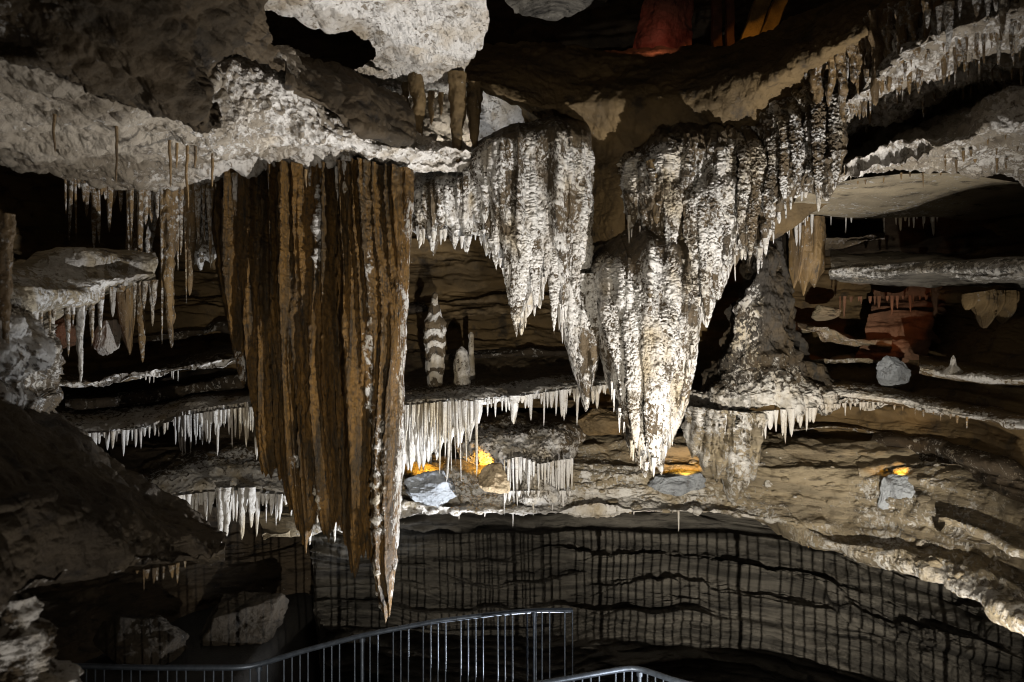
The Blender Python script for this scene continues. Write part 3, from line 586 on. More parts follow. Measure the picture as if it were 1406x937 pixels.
# ------------------------------------------------------------------ the great brown drapery
dbot = [(292, 290), (299, 340), (306, 400), (318, 440), (327, 490), (333, 528), (339, 512), (342, 486), (347, 484), (352, 520), (356, 600), (360, 648), (372, 652), (380, 640), (388, 660), (394, 690), (404, 702), (414, 742), (421, 748), (428, 730), (437, 700), (444, 730), (452, 738), (462, 712), (468, 722), (476, 750), (483, 780), (489, 790), (495, 764), (503, 752), (509, 765), (516, 800), (524, 838), (529, 854), (535, 842), (541, 800), (546, 740), (549, 650), (553, 520), (559, 400), (564, 300), (568, 270)]
def dcrust(X, PY):  # white crust on edge and ribs, its colour doubling as their lit rim
    e = smooth(15, 2, np.abs(X - (566 - (PY - 250) * .033))) * smooth(250, 300, PY) * .85 + .35 * fbm(np.stack([X / 9., PY / 16., 0 * X], -1), 3, .6, 9) * smooth(40, 10, np.abs(X - 545))
    n = fbm(np.stack([X / 30., PY / 70., 0 * X], -1), 3, .5, 4)
    l1 = smooth(8, 2, np.abs(X - (520 + 8 * n))) * smooth(300, 380, PY) * .75
    l1b = smooth(16, 3, np.abs(X - (528 + 6 * n))) * smooth(540, 600, PY) * smooth(760, 700, PY) * .9
    l2 = smooth(7, 2, np.abs(X - (452 + 4 * n))) * smooth(245, 265, PY) * smooth(400, 360, PY) * .8
    l3 = smooth(9, 2, np.abs(X - (441 - (PY - 640) * .05 + 6 * n))) * smooth(640, 670, PY) * smooth(760, 735, PY) * .8
    l4 = smooth(7, 2, np.abs(X - (413 + 6 * n))) * smooth(610, 625, PY) * smooth(690, 665, PY) * .7
    l5 = smooth(8, 2, np.abs(X - (338))) * smooth(470, 485, PY) * .8
    l6 = smooth(12, 3, np.abs(X - (492 + (730 - PY) * .35))) * smooth(720, 740, PY) * smooth(800, 790, PY) * .0
    sp = fbm(np.stack([X / 6., PY / 8., 0 * X + 3], -1), 3, .6, 19)
    return np.clip(np.maximum.reduce([e, l1, l1b, l2, l3, l4, l5, l6]) * (.62 + .75 * sp), 0, 1)
tag(curtain('flowstone_drapery', [(292, 244), (568, 234)], dbot, [(292, 9.75), (340, 9.6), (430, 9.45), (520, 9.35), (568, 9.4)], .62, M_drape, 71, ribs=10.5, ribamp=1.2, crust=dcrust, bigamp=.55, grain=.03, pop=.06, psize=.036, res=.8, teeth=46, tlen=(2, 16)),
    'great hanging brown drapery with vertical folds and a white crusted right edge', 'drapery')
for (px, py, tip, w, Y) in ((312, 244, 298, 11, 9.15), (323, 242, 312, 10, 9.1), (340, 240, 276, 12, 9.2), (371, 238, 274, 7, 9.1), (381, 236, 330, 13, 9.0), (396, 236, 284, 9, 9.05), (412, 235, 298, 6, 9.0), (417, 235, 300, 7, 9.1), (425, 234, 292, 6, 9.0), (447, 234, 262, 6, 9.05), (463, 233, 280, 7, 9.0), (484, 232, 312, 11, 8.95), (493, 232, 278, 7, 9.0), (505, 234, 276, 7, 9.05), (521, 236, 290, 8, 9.1), (540, 236, 268, 7, 9.1), (478, 175, 345, 19, 8.9), (497, 195, 300, 10, 9.0)):
    stalactite(px, py, tip, w, Y, M_amber, 'tan dripstone hanging from the white roof lip in front of the brown drapery', 'dripstones before the brown drapery', knob=.18, crustv=.55, taper=.6)

# ------------------------------------------------------------------ white draperies of the centre
WC = lambda s, lo=.55, hi=1.0: (lambda X, PY: np.clip(.95 + .28 * fbm(np.stack([X / 45., PY / 70., 0 * X + s], -1), 4, .55, s), 0, 1))
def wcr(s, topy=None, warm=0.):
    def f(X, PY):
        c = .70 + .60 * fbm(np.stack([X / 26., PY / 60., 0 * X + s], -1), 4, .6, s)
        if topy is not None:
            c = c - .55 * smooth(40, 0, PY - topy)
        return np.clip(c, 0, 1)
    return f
tag(curtain('flowstone_drapery', [(566, 230), (600, 228), (640, 216), (652, 186), (700, 164), (760, 150), (800, 150), (812, 152)],
    [(566, 318), (575, 322), (588, 330), (597, 350), (604, 328), (616, 322), (624, 342), (632, 322), (640, 346), (648, 322), (662, 324), (668, 352), (676, 326), (683, 362), (690, 364), (697, 400), (704, 420), (711, 442), (716, 462), (721, 440), (729, 428), (736, 412), (741, 424), (746, 400), (752, 372), (758, 384), (763, 412), (768, 440), (771, 458), (776, 440), (782, 420), (790, 400), (800, 395), (808, 388), (812, 380)],
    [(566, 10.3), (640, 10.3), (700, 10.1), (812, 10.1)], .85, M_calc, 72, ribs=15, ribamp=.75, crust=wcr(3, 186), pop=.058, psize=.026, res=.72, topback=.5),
    'broad white popcorn crusted drapery with ragged points left of the brown trunk', 'drapery')
tag(curtain('flowstone_drapery', [(762, 380), (806, 378), (832, 380)],
    [(762, 402), (768, 440), (775, 470), (785, 505), (794, 530), (800, 556), (804, 566), (808, 560), (812, 536), (820, 505), (826, 470), (832, 430)],
    [(762, 10.15), (832, 10.05)], .42, M_calc, 73, ribs=20, ribamp=.4, crust=wcr(5), pop=.05, psize=.026, res=.85),
    'narrow white pointed drapery hanging between the broad left one and the great central one', 'drapery')
tag(curtain('flowstone_drapery', [(812, 340), (850, 322), (880, 300), (905, 296), (945, 304), (968, 320)],
    [(812, 410), (822, 470), (832, 520), (842, 555), (852, 585), (862, 612), (872, 632), (880, 645), (886, 656), (892, 640), (902, 640), (908, 652), (914, 622), (924, 604), (934, 580), (944, 555), (950, 500), (956, 450), (962, 420), (968, 395)],
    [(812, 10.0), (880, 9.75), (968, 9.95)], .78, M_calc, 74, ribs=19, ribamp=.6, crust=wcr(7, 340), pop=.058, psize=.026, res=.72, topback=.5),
    'great central white drapery tapering to a point above the bank', 'drapery')
tag(curtain('flowstone_drapery', [(853, 206), (890, 198), (905, 170), (940, 158), (975, 154), (1008, 146)],
    [(853, 296), (862, 304), (872, 300), (880, 330), (890, 342), (905, 345), (925, 352), (942, 362), (950, 392), (958, 420), (965, 440), (970, 450), (975, 436), (980, 410), (988, 412), (996, 392), (1003, 372), (1008, 360)],
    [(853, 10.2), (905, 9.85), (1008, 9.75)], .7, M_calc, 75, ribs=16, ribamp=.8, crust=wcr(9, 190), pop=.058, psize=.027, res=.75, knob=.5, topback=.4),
    'white and brown knobbly drapery right of the brown trunk, above the arch', 'drapery')
tag(curtain('flowstone_drapery', [(1000, 168), (1030, 146), (1060, 126), (1090, 104), (1120, 84), (1158, 58)],
    [(1000, 356), (1010, 366), (1017, 352), (1026, 336), (1036, 352), (1042, 362), (1050, 340), (1060, 320), (1066, 296), (1080, 276), (1095, 270), (1108, 262), (1122, 268), (1136, 276), (1146, 262), (1158, 220)],
    [(1000, 9.9), (1060, 9.5), (1110, 9.1), (1158, 8.7)], .6, M_calc, 76, ribs=11, ribamp=1.0, crust=lambda X, PY: np.clip(.42 + .6 * fbm(np.stack([X / 14., PY / 26., 0 * X + 4], -1), 4, .6, 14), 0, 1), pop=.075, psize=.06, res=.9, knob=1.0, topback=.3),
    'knobbly brown and white row of fused columns under the sloping roof at upper right', 'drapery')
tag(curtain('flowstone_drapery', [(942, 556), (985, 560), (1044, 566)], [(942, 600), (950, 630), (958, 622), (966, 648), (974, 640), (984, 664), (990, 656), (1000, 686), (1008, 694), (1014, 678), (1020, 684), (1026, 654), (1034, 660), (1044, 600)],
    [(942, 11.1), (1044, 10.9)], .5, M_tan, 77, ribs=8, ribamp=1.2, crust=lambda X, PY: np.clip(.50 + .7 * fbm(np.stack([X / 16., PY / 30., 0 * X], -1), 4, .6, 3), 0, 1), pop=.07, psize=.04, knob=.5), 'white dripping drapery under the foot of the dark mound', 'drapery')
tag(curtain('flowstone_drapery', [(548, 552), (600, 548), (662, 548)], [(548, 634), (560, 636), (575, 632), (590, 626), (610, 606), (630, 596), (650, 584), (662, 566)],
    [(548, 11.45), (662, 11.45)], .22, M_calc, 78, ribs=6, ribamp=1.0, crust=.95, pop=.02, psize=.05, teeth=15, tlen=(4, 22)), 'white curtain of fused straws under the middle shelf right of the brown drapery', 'drapery')
tag(curtain('flowstone_drapery', [(1083, 302), (1132, 300)], [(1083, 370), (1090, 398), (1096, 384), (1103, 408), (1110, 386), (1118, 396), (1126, 380), (1132, 372)], 11.3, .4, M_amber, 79, ribs=9, ribamp=.7, crust=.15, pop=.02),
    'small tan drapery hanging in the dark right of the arch', 'drapery')
tag(curtain('flowstone_drapery', [(264, 252), (304, 250)], [(264, 365), (270, 362), (276, 372), (282, 356), (290, 362), (298, 352), (304, 360)], 10.1, .3, M_calc, 80, ribs=9, ribamp=.7, crust=.7, pop=.04), 'pale tan drapery with a straight frayed foot left of the brown drapery', 'drapery')
tag(curtain('flowstone_drapery', [(162, 388), (184, 386)], [(162, 396), (166, 440), (171, 470), (176, 482), (179, 490), (181, 470), (184, 420)], 9.3, .25, M_amber, 81, ribs=8, crust=.2, pop=.02), 'small brown pointed drapery beside the long dripstones at left', 'drapery')
tag(curtain('flowstone_drapery', [(1322, 404), (1345, 400), (1395, 402)], [(1322, 414), (1330, 426), (1338, 416), (1346, 430), (1354, 452), (1360, 430), (1368, 424), (1376, 440), (1384, 424), (1395, 412)], 9.2, .3, M_brown, 82, ribs=5, ribamp=1.2, crust=.1, pop=.02, teeth=7, tlen=(2, 14)), 'dim brown drip cluster under the grey bedded ledge at the right edge', 'drapery')

# ------------------------------------------------------------------ coral crusted points before the draperies
for i, (px, py, tip, w, Y) in enumerate(((580, 236, 342, 15, 10.05), (597, 234, 352, 14, 10.0), (611, 230, 330, 12, 10.1), (624, 228, 344, 14, 10.0), (640, 226, 350, 15, 9.95), (656, 220, 338, 16, 9.9), (672, 210, 356, 18, 9.8), (686, 212, 372, 18, 9.75), (700, 215, 420, 20, 9.7), (716, 240, 464, 30, 9.65), (738, 230, 428, 20, 9.7), (756, 225, 392, 20, 9.75), (772, 240, 460, 19, 9.75), (790, 230, 424, 22, 9.8))):
    coral_stalactite(px, py + random.uniform(-16, 22), tip, w, Y, 'white coral crusted point of the ragged row along the broad left drapery', 200 + i, 'points of the broad left drapery', lean=random.uniform(-.04, .04))
for i, (px, py, tip, w, Y) in enumerate(((843, 380, 560, 34, 9.45), (864, 372, 622, 34, 9.3), (885, 366, 652, 34, 9.2), (908, 370, 640, 32, 9.25), (926, 372, 606, 30, 9.4), (943, 372, 560, 26, 9.5))):
    coral_stalactite(px, py + random.uniform(-34, 8), tip, w, Y, 'long white coral crusted rib running down the great central drapery', 230 + i, 'ribs of the great central drapery', lean=(888 - px) / 900.)
for i, (px, py, tip, w, Y) in enumerate(((868, 236, 316, 20, 9.8), (926, 205, 366, 26, 9.4), (948, 200, 400, 26, 9.35), (966, 200, 450, 27, 9.3), (986, 196, 414, 24, 9.3), (1003, 190, 374, 22, 9.35))):
    coral_stalactite(px, py + random.uniform(-16, 22), tip, w, Y, 'brown and white crusted point hanging from the knobbly drapery above the arch', 250 + i, 'points above the arch', cr=.66, lean=random.uniform(-.03, .03))
for i, (px, py, tip, w, Y) in enumerate(((1022, 158, 344, 18, 9.25), (1040, 148, 364, 18, 9.2), (1058, 136, 322, 17, 9.1), (1076, 122, 284, 17, 8.95), (1094, 110, 270, 16, 8.8), (1112, 96, 266, 16, 8.65), (1130, 84, 278, 16, 8.5), (1147, 72, 262, 15, 8.4))):
    coral_stalactite(px, py, tip, w, Y, 'knobbly beaded brown column of the fused row at upper right', 270 + i, 'beaded columns at upper right', cr=.48, lean=random.uniform(-.03, .03))
fringe([(568, 312, 10.0), (590, 322, 9.9), (612, 318, 9.95), (640, 330, 9.85), (664, 318, 9.8), (684, 348, 9.7), (700, 400, 9.75), (716, 440, 9.8), (734, 408, 9.75), (752, 370, 9.8), (772, 432, 9.85), (790, 398, 9.8), (806, 384, 9.9)], 40, (10, 34), (3.5, 8), M_calc, 'thin white drip on the ragged foot of the broad left drapery', 'drips of the broad left drapery', 'calcite_drip', 'calcite drip', 61, crustv=.8, knob=.3)
fringe([(856, 292, 9.8), (884, 318, 9.7), (920, 346, 9.45), (944, 362, 9.4), (966, 430, 9.4), (984, 402, 9.4), (1004, 358, 9.4), (1024, 340, 9.3), (1044, 346, 9.2), (1066, 300, 9.1), (1090, 268, 8.9), (1130, 266, 8.6)], 34, (10, 32), (3.5, 9), M_calc, 'thin brown and white drip on the ragged foot of the knobbly drapery above the arch', 'drips above the arch', 'calcite_drip', 'calcite drip', 62, crustv=.65, knob=.35)
fringe([(838, 520, 9.45), (852, 570, 9.3), (872, 622, 9.15), (890, 640, 9.1), (914, 614, 9.2), (936, 560, 9.4), (956, 440, 9.55)], 22, (8, 30), (3, 7), M_calc, 'thin white drip on the flank of the great central drapery', 'drips of the great central drapery', 'calcite_drip', 'calcite drip', 63, crustv=.8, knob=.3)
for r in range(4):
    f = .15 + .22 * r
    fringe([(1170 + 6 * r, 142 + 28 * f, 8.3 + .8 * f), (1230, 88 + 60 * f, 7.0 + 1.6 * f), (1300, 48 + 80 * f, 6.4 + 1.7 * f), (1406, 18 + 80 * f, 5.9 + 1.4 * f)], 19, (10, 42), (3, 7), M_amber, 'short brown or white dripstone on the face of the white roof at upper right', 'dripstones on the upper right roof', 'small_dripstone', 'small dripstone', 64 + r, crustv=.42, knob=.35)
for r in range(3):
    f = .2 + .3 * r
    fringe([(1140, 236 + 14 * f, 9.0), (1230, 206 + 24 * f, 7.8 + .8 * f), (1300, 196 + 34 * f, 7.2 + 1.2 * f), (1400, 172 + 60 * f, 6.6 + 2 * f)], 11, (6, 20), (2.5, 5), M_amber, 'tiny dark drip on the pale roof above the flat tan roof', 'drips on the middle right roof', 'small_dripstone', 'small dripstone', 70 + r, crustv=.3, knob=.3)
# ------------------------------------------------------------------ single stalactites
for (px, py, tip, w, Y, mat, cv, lab) in (
    (193, 262, 502, 19, 9.4, M_amber, .34, 'long knotted brown dripstone, its tip just above the white edged slab'),
    (207, 268, 452, 14, 9.6, M_amber, .55, 'pale beaded dripstone close behind the long knotted one at left'),
    (232, 260, 482, 21, 9.2, M_amber, .30, 'long tapering dripstone with a crooked tip, third from the brown drapery'),
    (262, 255, 410, 17, 9.3, M_amber, .25, 'smooth tan dripstone ending in a drop beside the frayed tan drapery'),
    (111, 424, 531, 12, 7.7, M_calc, .75, 'pale dripstone reaching from the streaked ledge to the slab below'),
    (126, 424, 476, 8, 7.9, M_amber, .5, 'short tan dripstone beside the pale one under the streaked ledge'),
    (72, 420, 480, 9, 7.2, M_calc, .7, 'white dripstone beside the crusted outcrop under the streaked ledge'),
    (48, 420, 490, 8, 6.9, M_calc, .7, 'white dripstone overlapping the crusted outcrop at left'),
    (8, 300, 520, 20, 5.6, M_amber, .15, 'thick brown dripstone cut by the left edge of the photo'),
    (155, 388, 440, 10, 8.3, M_calc, .7, 'stubby white dripstone under the crusted lump at left'),
    (572, 88, 238, 22, 9.9, M_brown, .05, 'thick dark column joining the high white roof to the lower white roof lip'),
    (556, 84, 215, 12, 10.2, M_brown, .05, 'thin dark column left of the thick dark one below the high white roof'),
    (629, 104, 232, 24, 9.9, M_brown, .05, 'dark tapering column right of the high white roof'),
    (652, 118, 208, 24, 10.1, M_brown, .10, 'short dark column beside the bright gap over the broad white drapery'),
    (592, 130, 176, 10, 10.5, M_amber, .15, 'small dark dripstone in front of the bright gap, left of the dark tapering column'),
    (606, 128, 164, 8, 10.5, M_amber, .15, 'smallest dark dripstone between the two dark columns'),
    (1205, 20, 150, 26, 7.6, M_amber, .12, 'thick dark dripstone in front of the white roof at upper right'),
    (1180, 60, 135, 18, 8.0, M_amber, .25, 'brown dripstone left of the thick dark one at upper right'),
    (1240, 10, 92, 20, 7.0, M_amber, .3, 'tan dripstone right of the thick dark one at upper right'),
    (903, 226, 312, 32, 9.55, M_brown, .03, 'smooth dark bulb shaped dripstone on the knobbly drapery right of the trunk')):
    stalactite(px, py, tip, w, Y, mat, lab, None, knob=.3, crustv=cv, taper=.55, bend=.025)
for i, (px, py, tip, w, Y) in enumerate(((1122, 60, 168, 20, 8.5), (1140, 55, 150, 15, 8.3), (1158, 50, 172, 17, 8.2), (1172, 40, 120, 14, 8.0), (1192, 30, 118, 16, 7.8), (1218, 20, 128, 15, 7.5), (1226, 10, 104, 13, 7.3), (1256, 0, 84, 16, 6.9), (1272, -5, 70, 13, 6.7))):
    stalactite(px, py, tip, w, Y, M_amber, 'brown dripstone in the crowded row before the white roof at upper right', 'crowded row at upper right', knob=.45, crustv=.3, taper=.45, bend=.05)
for (px, tip, Y) in ((160, 258, 6.5), (75, 216, 6.2), (233, 262, 7.0), (243, 236, 7.1), (257, 292, 7.2), (268, 236, 7.2), (292, 262, 7.5), (420, 262, 8.2)):
    py = CY - 1.72 / Y * F
    stalactite(px, py, tip, 4.4, Y, M_amber, 'thin dark straw hanging from the middle of the pale left roof', 'straws under the pale left roof', knob=.15, crustv=.1, name='soda_straw', cat='soda straw', taper=.35)
fringe([(1270, 20, 6.5), (1406, -20, 5.9)], 9, (28, 62), (8, 15), M_calc, 'pale curved dripstone in the row along the white roof at the upper right corner', 'dripstones of the upper right corner', 'calcite_drip', 'calcite drip', 21, knob=.25, crustv=.45)
fringe([(1100, 92, 8.7), (1165, 52, 8.1)], 10, (26, 60), (7, 13), M_calc, 'knobbly tan and white dripstone under the sloping brown roof at upper right', 'knobbly dripstones under the sloping roof', 'calcite_drip', 'calcite drip', 22, knob=.4, crustv=.4)
fringe([(1150, 172, 9.2), (1230, 160, 8.7), (1300, 132, 8.1), (1406, 96, 7.3)], 22, (7, 22), (2.4, 4.5), M_amber, 'short dark straw along the edge of the white roof at upper right', 'short straws of the upper right roof', seed=23, crustv=.1)
fringe([(1165, 250, 9.2), (1240, 240, 8.9), (1300, 236, 8.8)], 7, (5, 22), (2, 4), M_amber, 'tiny dark straw under the flat tan roof at right', 'straws under the flat tan roof', seed=24, crustv=.1)
fringe([(1064, 290, 10.9), (1120, 294, 11.1)], 18, (16, 46), (3, 6), M_calc, 'white straw in the short fringe at the left end of the flat tan roof', 'straws left of the flat tan roof', seed=25)
fringe([(1226, 299, 11.2), (1292, 299, 11.2)], 11, (8, 28), (3, 6), M_calc, 'white straw in the small fringe hanging from the flat tan roof into the black gap', 'straws over the black gap', seed=26)
fringe([(1130, 298, 11.2), (1220, 300, 11.3)], 5, (6, 22), (2, 4), M_calc, 'lone thin straw between the two white fringes of the flat tan roof', 'lone straws of the flat tan roof', seed=27)
fringe([(88, 243, 8.8), (160, 260, 9.2)], 9, (14, 48), (4, 7.5), M_amber, 'small tan dripstone on the left roof lip over the black hollow', 'dripstones over the black hollow', 'small_dripstone', 'small dripstone', 28, crustv=.35, knob=.2)
fringe([(84, 244, 8.8), (160, 261, 9.2), (180, 263, 9.2)], 12, (24, 120), (4, 10), M_amber, 'thin tan dripstone of uneven length on the roof lip above the black hollow', 'uneven dripstones above the black hollow', 'stalactite', 'stalactite', 86, crustv=.4, knob=.25, skew=1.8)
fringe([(1120, 60, 8.6), (1180, 40, 8.0), (1240, 10, 7.2), (1310, -20, 6.6)], 20, (40, 100), (8, 15), M_amber, 'dark brown dripstone in the thick crowd under the sloping roof at upper right', 'thick crowd of the upper right', 'stalactite', 'stalactite', 87, crustv=.32, knob=.4)
fringe([(1150, 150, 8.6), (1230, 100, 7.4), (1310, 60, 6.8), (1406, 26, 6.2)], 26, (16, 54), (5, 11), M_amber, 'brown dripstone on the near part of the white roof at upper right', 'near dripstones of the upper right roof', 'stalactite', 'stalactite', 88, crustv=.36, knob=.35)
fringe([(692, 636, 11.3), (715, 630, 11.2), (740, 640, 11.1), (788, 632, 11.5)], 26, (22, 58), (3, 6), M_calc, 'fine white straw of the curtain over the rounded flowstone mound', 'straws over the mound', seed=89, crustv=.9)
fringe([(172, 262, 9.1), (230, 264, 9.2), (300, 248, 9.3)], 16, (50, 200), (6, 13), M_amber, 'long tan dripstone in the crowd hanging left of the brown drapery', 'crowd left of the brown drapery', 'stalactite', 'stalactite', 81, crustv=.42, knob=.25, skew=1.0)
fringe([(-20, 425, 6.2), (60, 415, 7.0), (110, 404, 7.6), (214, 388, 8.6)], 18, (16, 90), (5, 11), M_amber, 'tan and white dripstone in the row under the pale streaked ledge', 'row under the streaked ledge', 'stalactite', 'stalactite', 82, crustv=.5, knob=.25)
fringe([(150, 350, 9.6), (216, 352, 9.4)], 5, (20, 60), (5, 9), M_amber, 'short dripstone on the edge of the crusted lump at left', 'dripstones of the crusted lump', 'stalactite', 'stalactite', 83, crustv=.5, knob=.25)
fringe([(240, 570, 11.1), (300, 560, 11.2), (364, 552, 11.25)], 30, (20, 60), (3.2, 6), M_calc, 'short white straw in the back row under the crusted left shelf', 'back row of the left shelf', seed=84, crustv=1.)
fringe([(180, 690, 10.7), (300, 670, 11.1), (470, 692, 11.2)], 34, (20, 58), (4, 8), M_calc, 'white straw in the back row under the lower left shelf', 'back row of the lower left shelf', seed=85, crustv=.9)
fringe([(210, 262, 9.3), (300, 246, 9.3)], 9, (12, 46), (3, 6), M_amber, 'small tan dripstone on the roof lip beside the long left dripstones', 'dripstones beside the long left ones', 'small_dripstone', 'small dripstone', 29, crustv=.3, knob=.2)
fringe([(60, 592, 10.65), (120, 598, 10.75), (190, 592, 10.95), (255, 576, 11.05)], 30, (10, 38), (3.5, 7), M_calc, 'white icicle under the left half of the crusted left shelf', 'icicles of the left shelf', 'calcite_drip', 'calcite drip', 30, crustv=1.)
fringe([(240, 576, 11.0), (300, 566, 11.1), (364, 560, 11.15)], 40, (24, 72), (3.2, 6), M_calc, 'long white straw under the right half of the crusted left shelf', 'straws of the left shelf', seed=31, crustv=1.)
fringe([(175, 698, 10.5), (230, 686, 10.7), (300, 676, 11)], 26, (16, 52), (5, 9), M_calc, 'white dripstone in the left part of the lower left shelf fringe', 'dripstones of the lower left shelf', 'calcite_drip', 'calcite drip', 32, crustv=.95, knob=.25)
fringe([(296, 674, 10.95), (390, 682, 11.05), (468, 700, 11.1)], 26, (18, 62), (5, 10), M_calc, 'white dripstone behind the foot of the great brown drapery', 'dripstones behind the drapery foot', 'calcite_drip', 'calcite drip', 33, crustv=.85, knob=.25)
for (px, tip) in ((303, 758), (311, 740), (333, 745), (424, 752), (345, 728)):
    stalactite(px, 672, tip, 12, 10.8, M_calc, 'longest dripstones hanging from the lower left shelf over the black passage', 'longest dripstones of the lower shelf', knob=.3, crustv=.8, taper=.5)
fringe([(552, 560, 11.25), (600, 556, 11.15), (655, 554, 11.25)], 46, (26, 92), (2.6, 5), M_calc, 'long thin white straw in the dense fringe beside the brown drapery', 'long straws of the middle shelf', seed=34, crustv=1.)
fringe([(655, 552, 11.3), (700, 548, 11.45), (745, 542, 11.55), (835, 530, 11.75)], 40, (8, 40), (4, 8), M_calc, 'short white icicle under the right half of the middle shelf', 'icicles of the middle shelf', 'calcite_drip', 'calcite drip', 35, crustv=1.)
stalactite(706, 546, 586, 16, 11.4, M_calc, 'largest pointed white icicle under the right half of the middle shelf', None, knob=.25, crustv=.95)
fringe([(692, 676, 11.35), (735, 676, 11.15), (784, 676, 11.3)], 20, (8, 26), (4, 7), M_calc, 'small white icicle at the foot of the rounded flowstone mound', 'icicles of the mound', 'calcite_drip', 'calcite drip', 36, crustv=1.)
fringe([(990, 566, 10.8), (1040, 568, 10.75), (1120, 562, 10.9)], 24, (16, 48), (6, 11), M_calc, 'thick white icicle under the foot of the dark mound', 'thick icicles of the dark mound', 'calcite_drip', 'calcite drip', 37, crustv=.95, knob=.25)
stalactite(1045, 568, 610, 13, 10.7, M_calc, 'longest thick icicle under the foot of the dark mound', None, knob=.25, crustv=.95)
fringe([(1100, 560, 10.95), (1160, 556, 11.2), (1232, 552, 11.5)], 22, (5, 18), (3, 6), M_calc, 'tiny white icicle where the mound shelf thins out to the right', 'tiny icicles of the mound shelf', 'calcite_drip', 'calcite drip', 38, crustv=.95)
fringe([(1225, 558, 10.6), (1330, 576, 9.2)], 9, (5, 16), (2, 4), M_amber, 'tiny tan straw under the long sloping right ledge', 'straws of the long right ledge', seed=39, crustv=.3)
fringe([(185, 788, 5.5), (228, 782, 5.7), (256, 774, 5.95)], 10, (8, 34), (4, 8), M_amber, 'small tan dripstone under the dark foreground rock', 'dripstones of the foreground rock', 'small_dripstone', 'small dripstone', 40, crustv=.35, knob=.2)
fringe([(190, 519, 10.2), (250, 511, 10.4)], 9, (4, 20), (2, 3.5), M_calc, 'tiny white straw under the bright edged slab', 'straws of the slab', seed=41, crustv=1.)
fringe([(560, 704, 11.45), (960, 702, 11.35)], 12, (5, 22), (2, 3.5), M_calc, 'tiny pale straw on the lip of the bank above the railing shadow', 'straws on the lip of the bank', seed=42, crustv=.9)
fringe([(1095, 736, 10.7), (1120, 744, 10.5)], 4, (8, 26), (4, 7), M_amber, 'tan drip on the bend of the bank lip at right', 'drips on the bend of the bank', 'small_dripstone', 'small dripstone', 43, crustv=.3)
fringe([(1150, 410, 12.3), (1290, 408, 11.8)], 18, (5, 26), (3, 6), M_orange, 'small orange dripstone at the head of the red niche', 'dripstones of the red niche', 'small_dripstone', 'small dripstone', 44, crustv=0.)
fringe([(1352, 838, 8.2), (1400, 860, 7.5)], 8, (6, 18), (3, 6), M_amber, 'small pale drip on the bank lip at the lower right edge', 'drips at the lower right edge', 'small_dripstone', 'small dripstone', 45, crustv=.4)

# ------------------------------------------------------------------ stalagmites, boulders, niche
def stalagmite(prof, px, Y, mat, label, seed, crustf, knob=.2):
    py = np.array([p[0] for p in prof], float); w = np.array([p[1] for p in prof], float); ox = np.array([p[2] if len(p) > 2 else 0 for p in prof], float)
    n = int((py[-1] - py[0]) * 1.4); y = np.linspace(py[0], py[-1], n); aa = np.linspace(0, 2 * PI, 72, endpoint=False)
    A, Q = np.meshgrid(aa, y, indexing='ij'); R = np.interp(Q, py, w) / 2 / F * Y; OX = np.interp(Q, py, ox)
    Pn = np.stack([np.cos(A) * 2 + seed, np.sin(A) * 2, Q / 14.], -1)
    R = R * (1 + .10 * fbm(np.stack([np.cos(A) * 4 + seed, np.sin(A) * 4, Q / 4.], -1), 3, .6, seed) + knob * fbm(Pn, 4, .5, seed) + knob * .7 * (vnoise(np.stack([0 * Q + seed, 0.25 * np.cos(A), Q / 9. + .25 * np.sin(A)], -1), seed)))
    P = np.stack([(px + OX - CX) / F * Y + np.cos(A) * R, Y + np.sin(A) * R, EYE - (Q - CY) / F * Y], -1)
    N = normals(P); P = P - N * (.02 * popcorn(P, .07, seed))[..., None] * 0
    return tag(link('stalagmite', P.reshape(-1, 3), grid_faces(72, n, True)[:, ::-1], mat, None, crustf(Q, A)), label, 'stalagmite')
stalagmite([(401, 1), (404, 7), (412, 8), (420, 13), (440, 25), (452, 33), (466, 34), (480, 29), (500, 26), (520, 22), (534, 19), (545, 34)], 597, 11.9, M_calc, 'tall banded white stalagmite with a pointed cap on the middle shelf', 91,
    lambda Q, A: np.clip(.36 + .55 * np.sin(Q / 3.4 + 2.2 * vnoise(np.stack([1.2 * np.cos(A), 1.2 * np.sin(A), Q / 20.], -1), 5)) + .004 * (Q - 440), 0, 1), .17)  # pale and dark bands colour in light from below on the ridges
stalagmite([(476, 2), (482, 14), (495, 20), (520, 22), (545, 26)], 634, 12.0, M_calc, 'short white stalagmite just right of the tall banded one', 92, lambda Q, A: .6 + 0 * Q)
stalagmite([(456, 2), (460, 7), (478, 7), (500, 9), (545, 12)], 647, 12.5, M_calc, 'thin small pale stalagmite behind the short white one', 93, lambda Q, A: .7 + 0 * Q)
stalagmite([(488, 1), (492, 5), (502, 8), (514, 26)], 1309, 9.45, M_calc, 'tiny white spike on the short bright ledge of the right wall', 94, lambda Q, A: .9 + 0 * Q, .4)
stalagmite([(820, 30), (835, 40, 2), (870, 62, 2), (900, 86, 0), (960, 120, 0)], 28, 4.6, M_calc, 'broad white crusted stalagmite at the lower left corner', 95, lambda Q, A: .66 + .5 * vnoise(np.stack([2 * np.cos(A), 2 * np.sin(A), Q / 20.], -1), 8), .35)
tag(blob('boulder', 592, 668, 72, 44, 11.55, M_blue, 101, .7), 'blue grey boulder below the straws, left of the tan boulder', 'boulder')
tag(blob('boulder', 678, 662, 46, 40, 11.4, M_sand, 102, .8), 'tan boulder hiding a lamp beside the rounded flowstone mound', 'boulder')
tag(blob('boulder', 930, 664, 84, 34, 11.55, M_blue, 103, .5), 'flat pale blue slab below the point of the great central drapery', 'boulder')
tag(blob('boulder', 1248, 682, 66, 66, 10.1, M_blue, 104, .7), 'blue grey boulder on the right part of the bank', 'boulder')
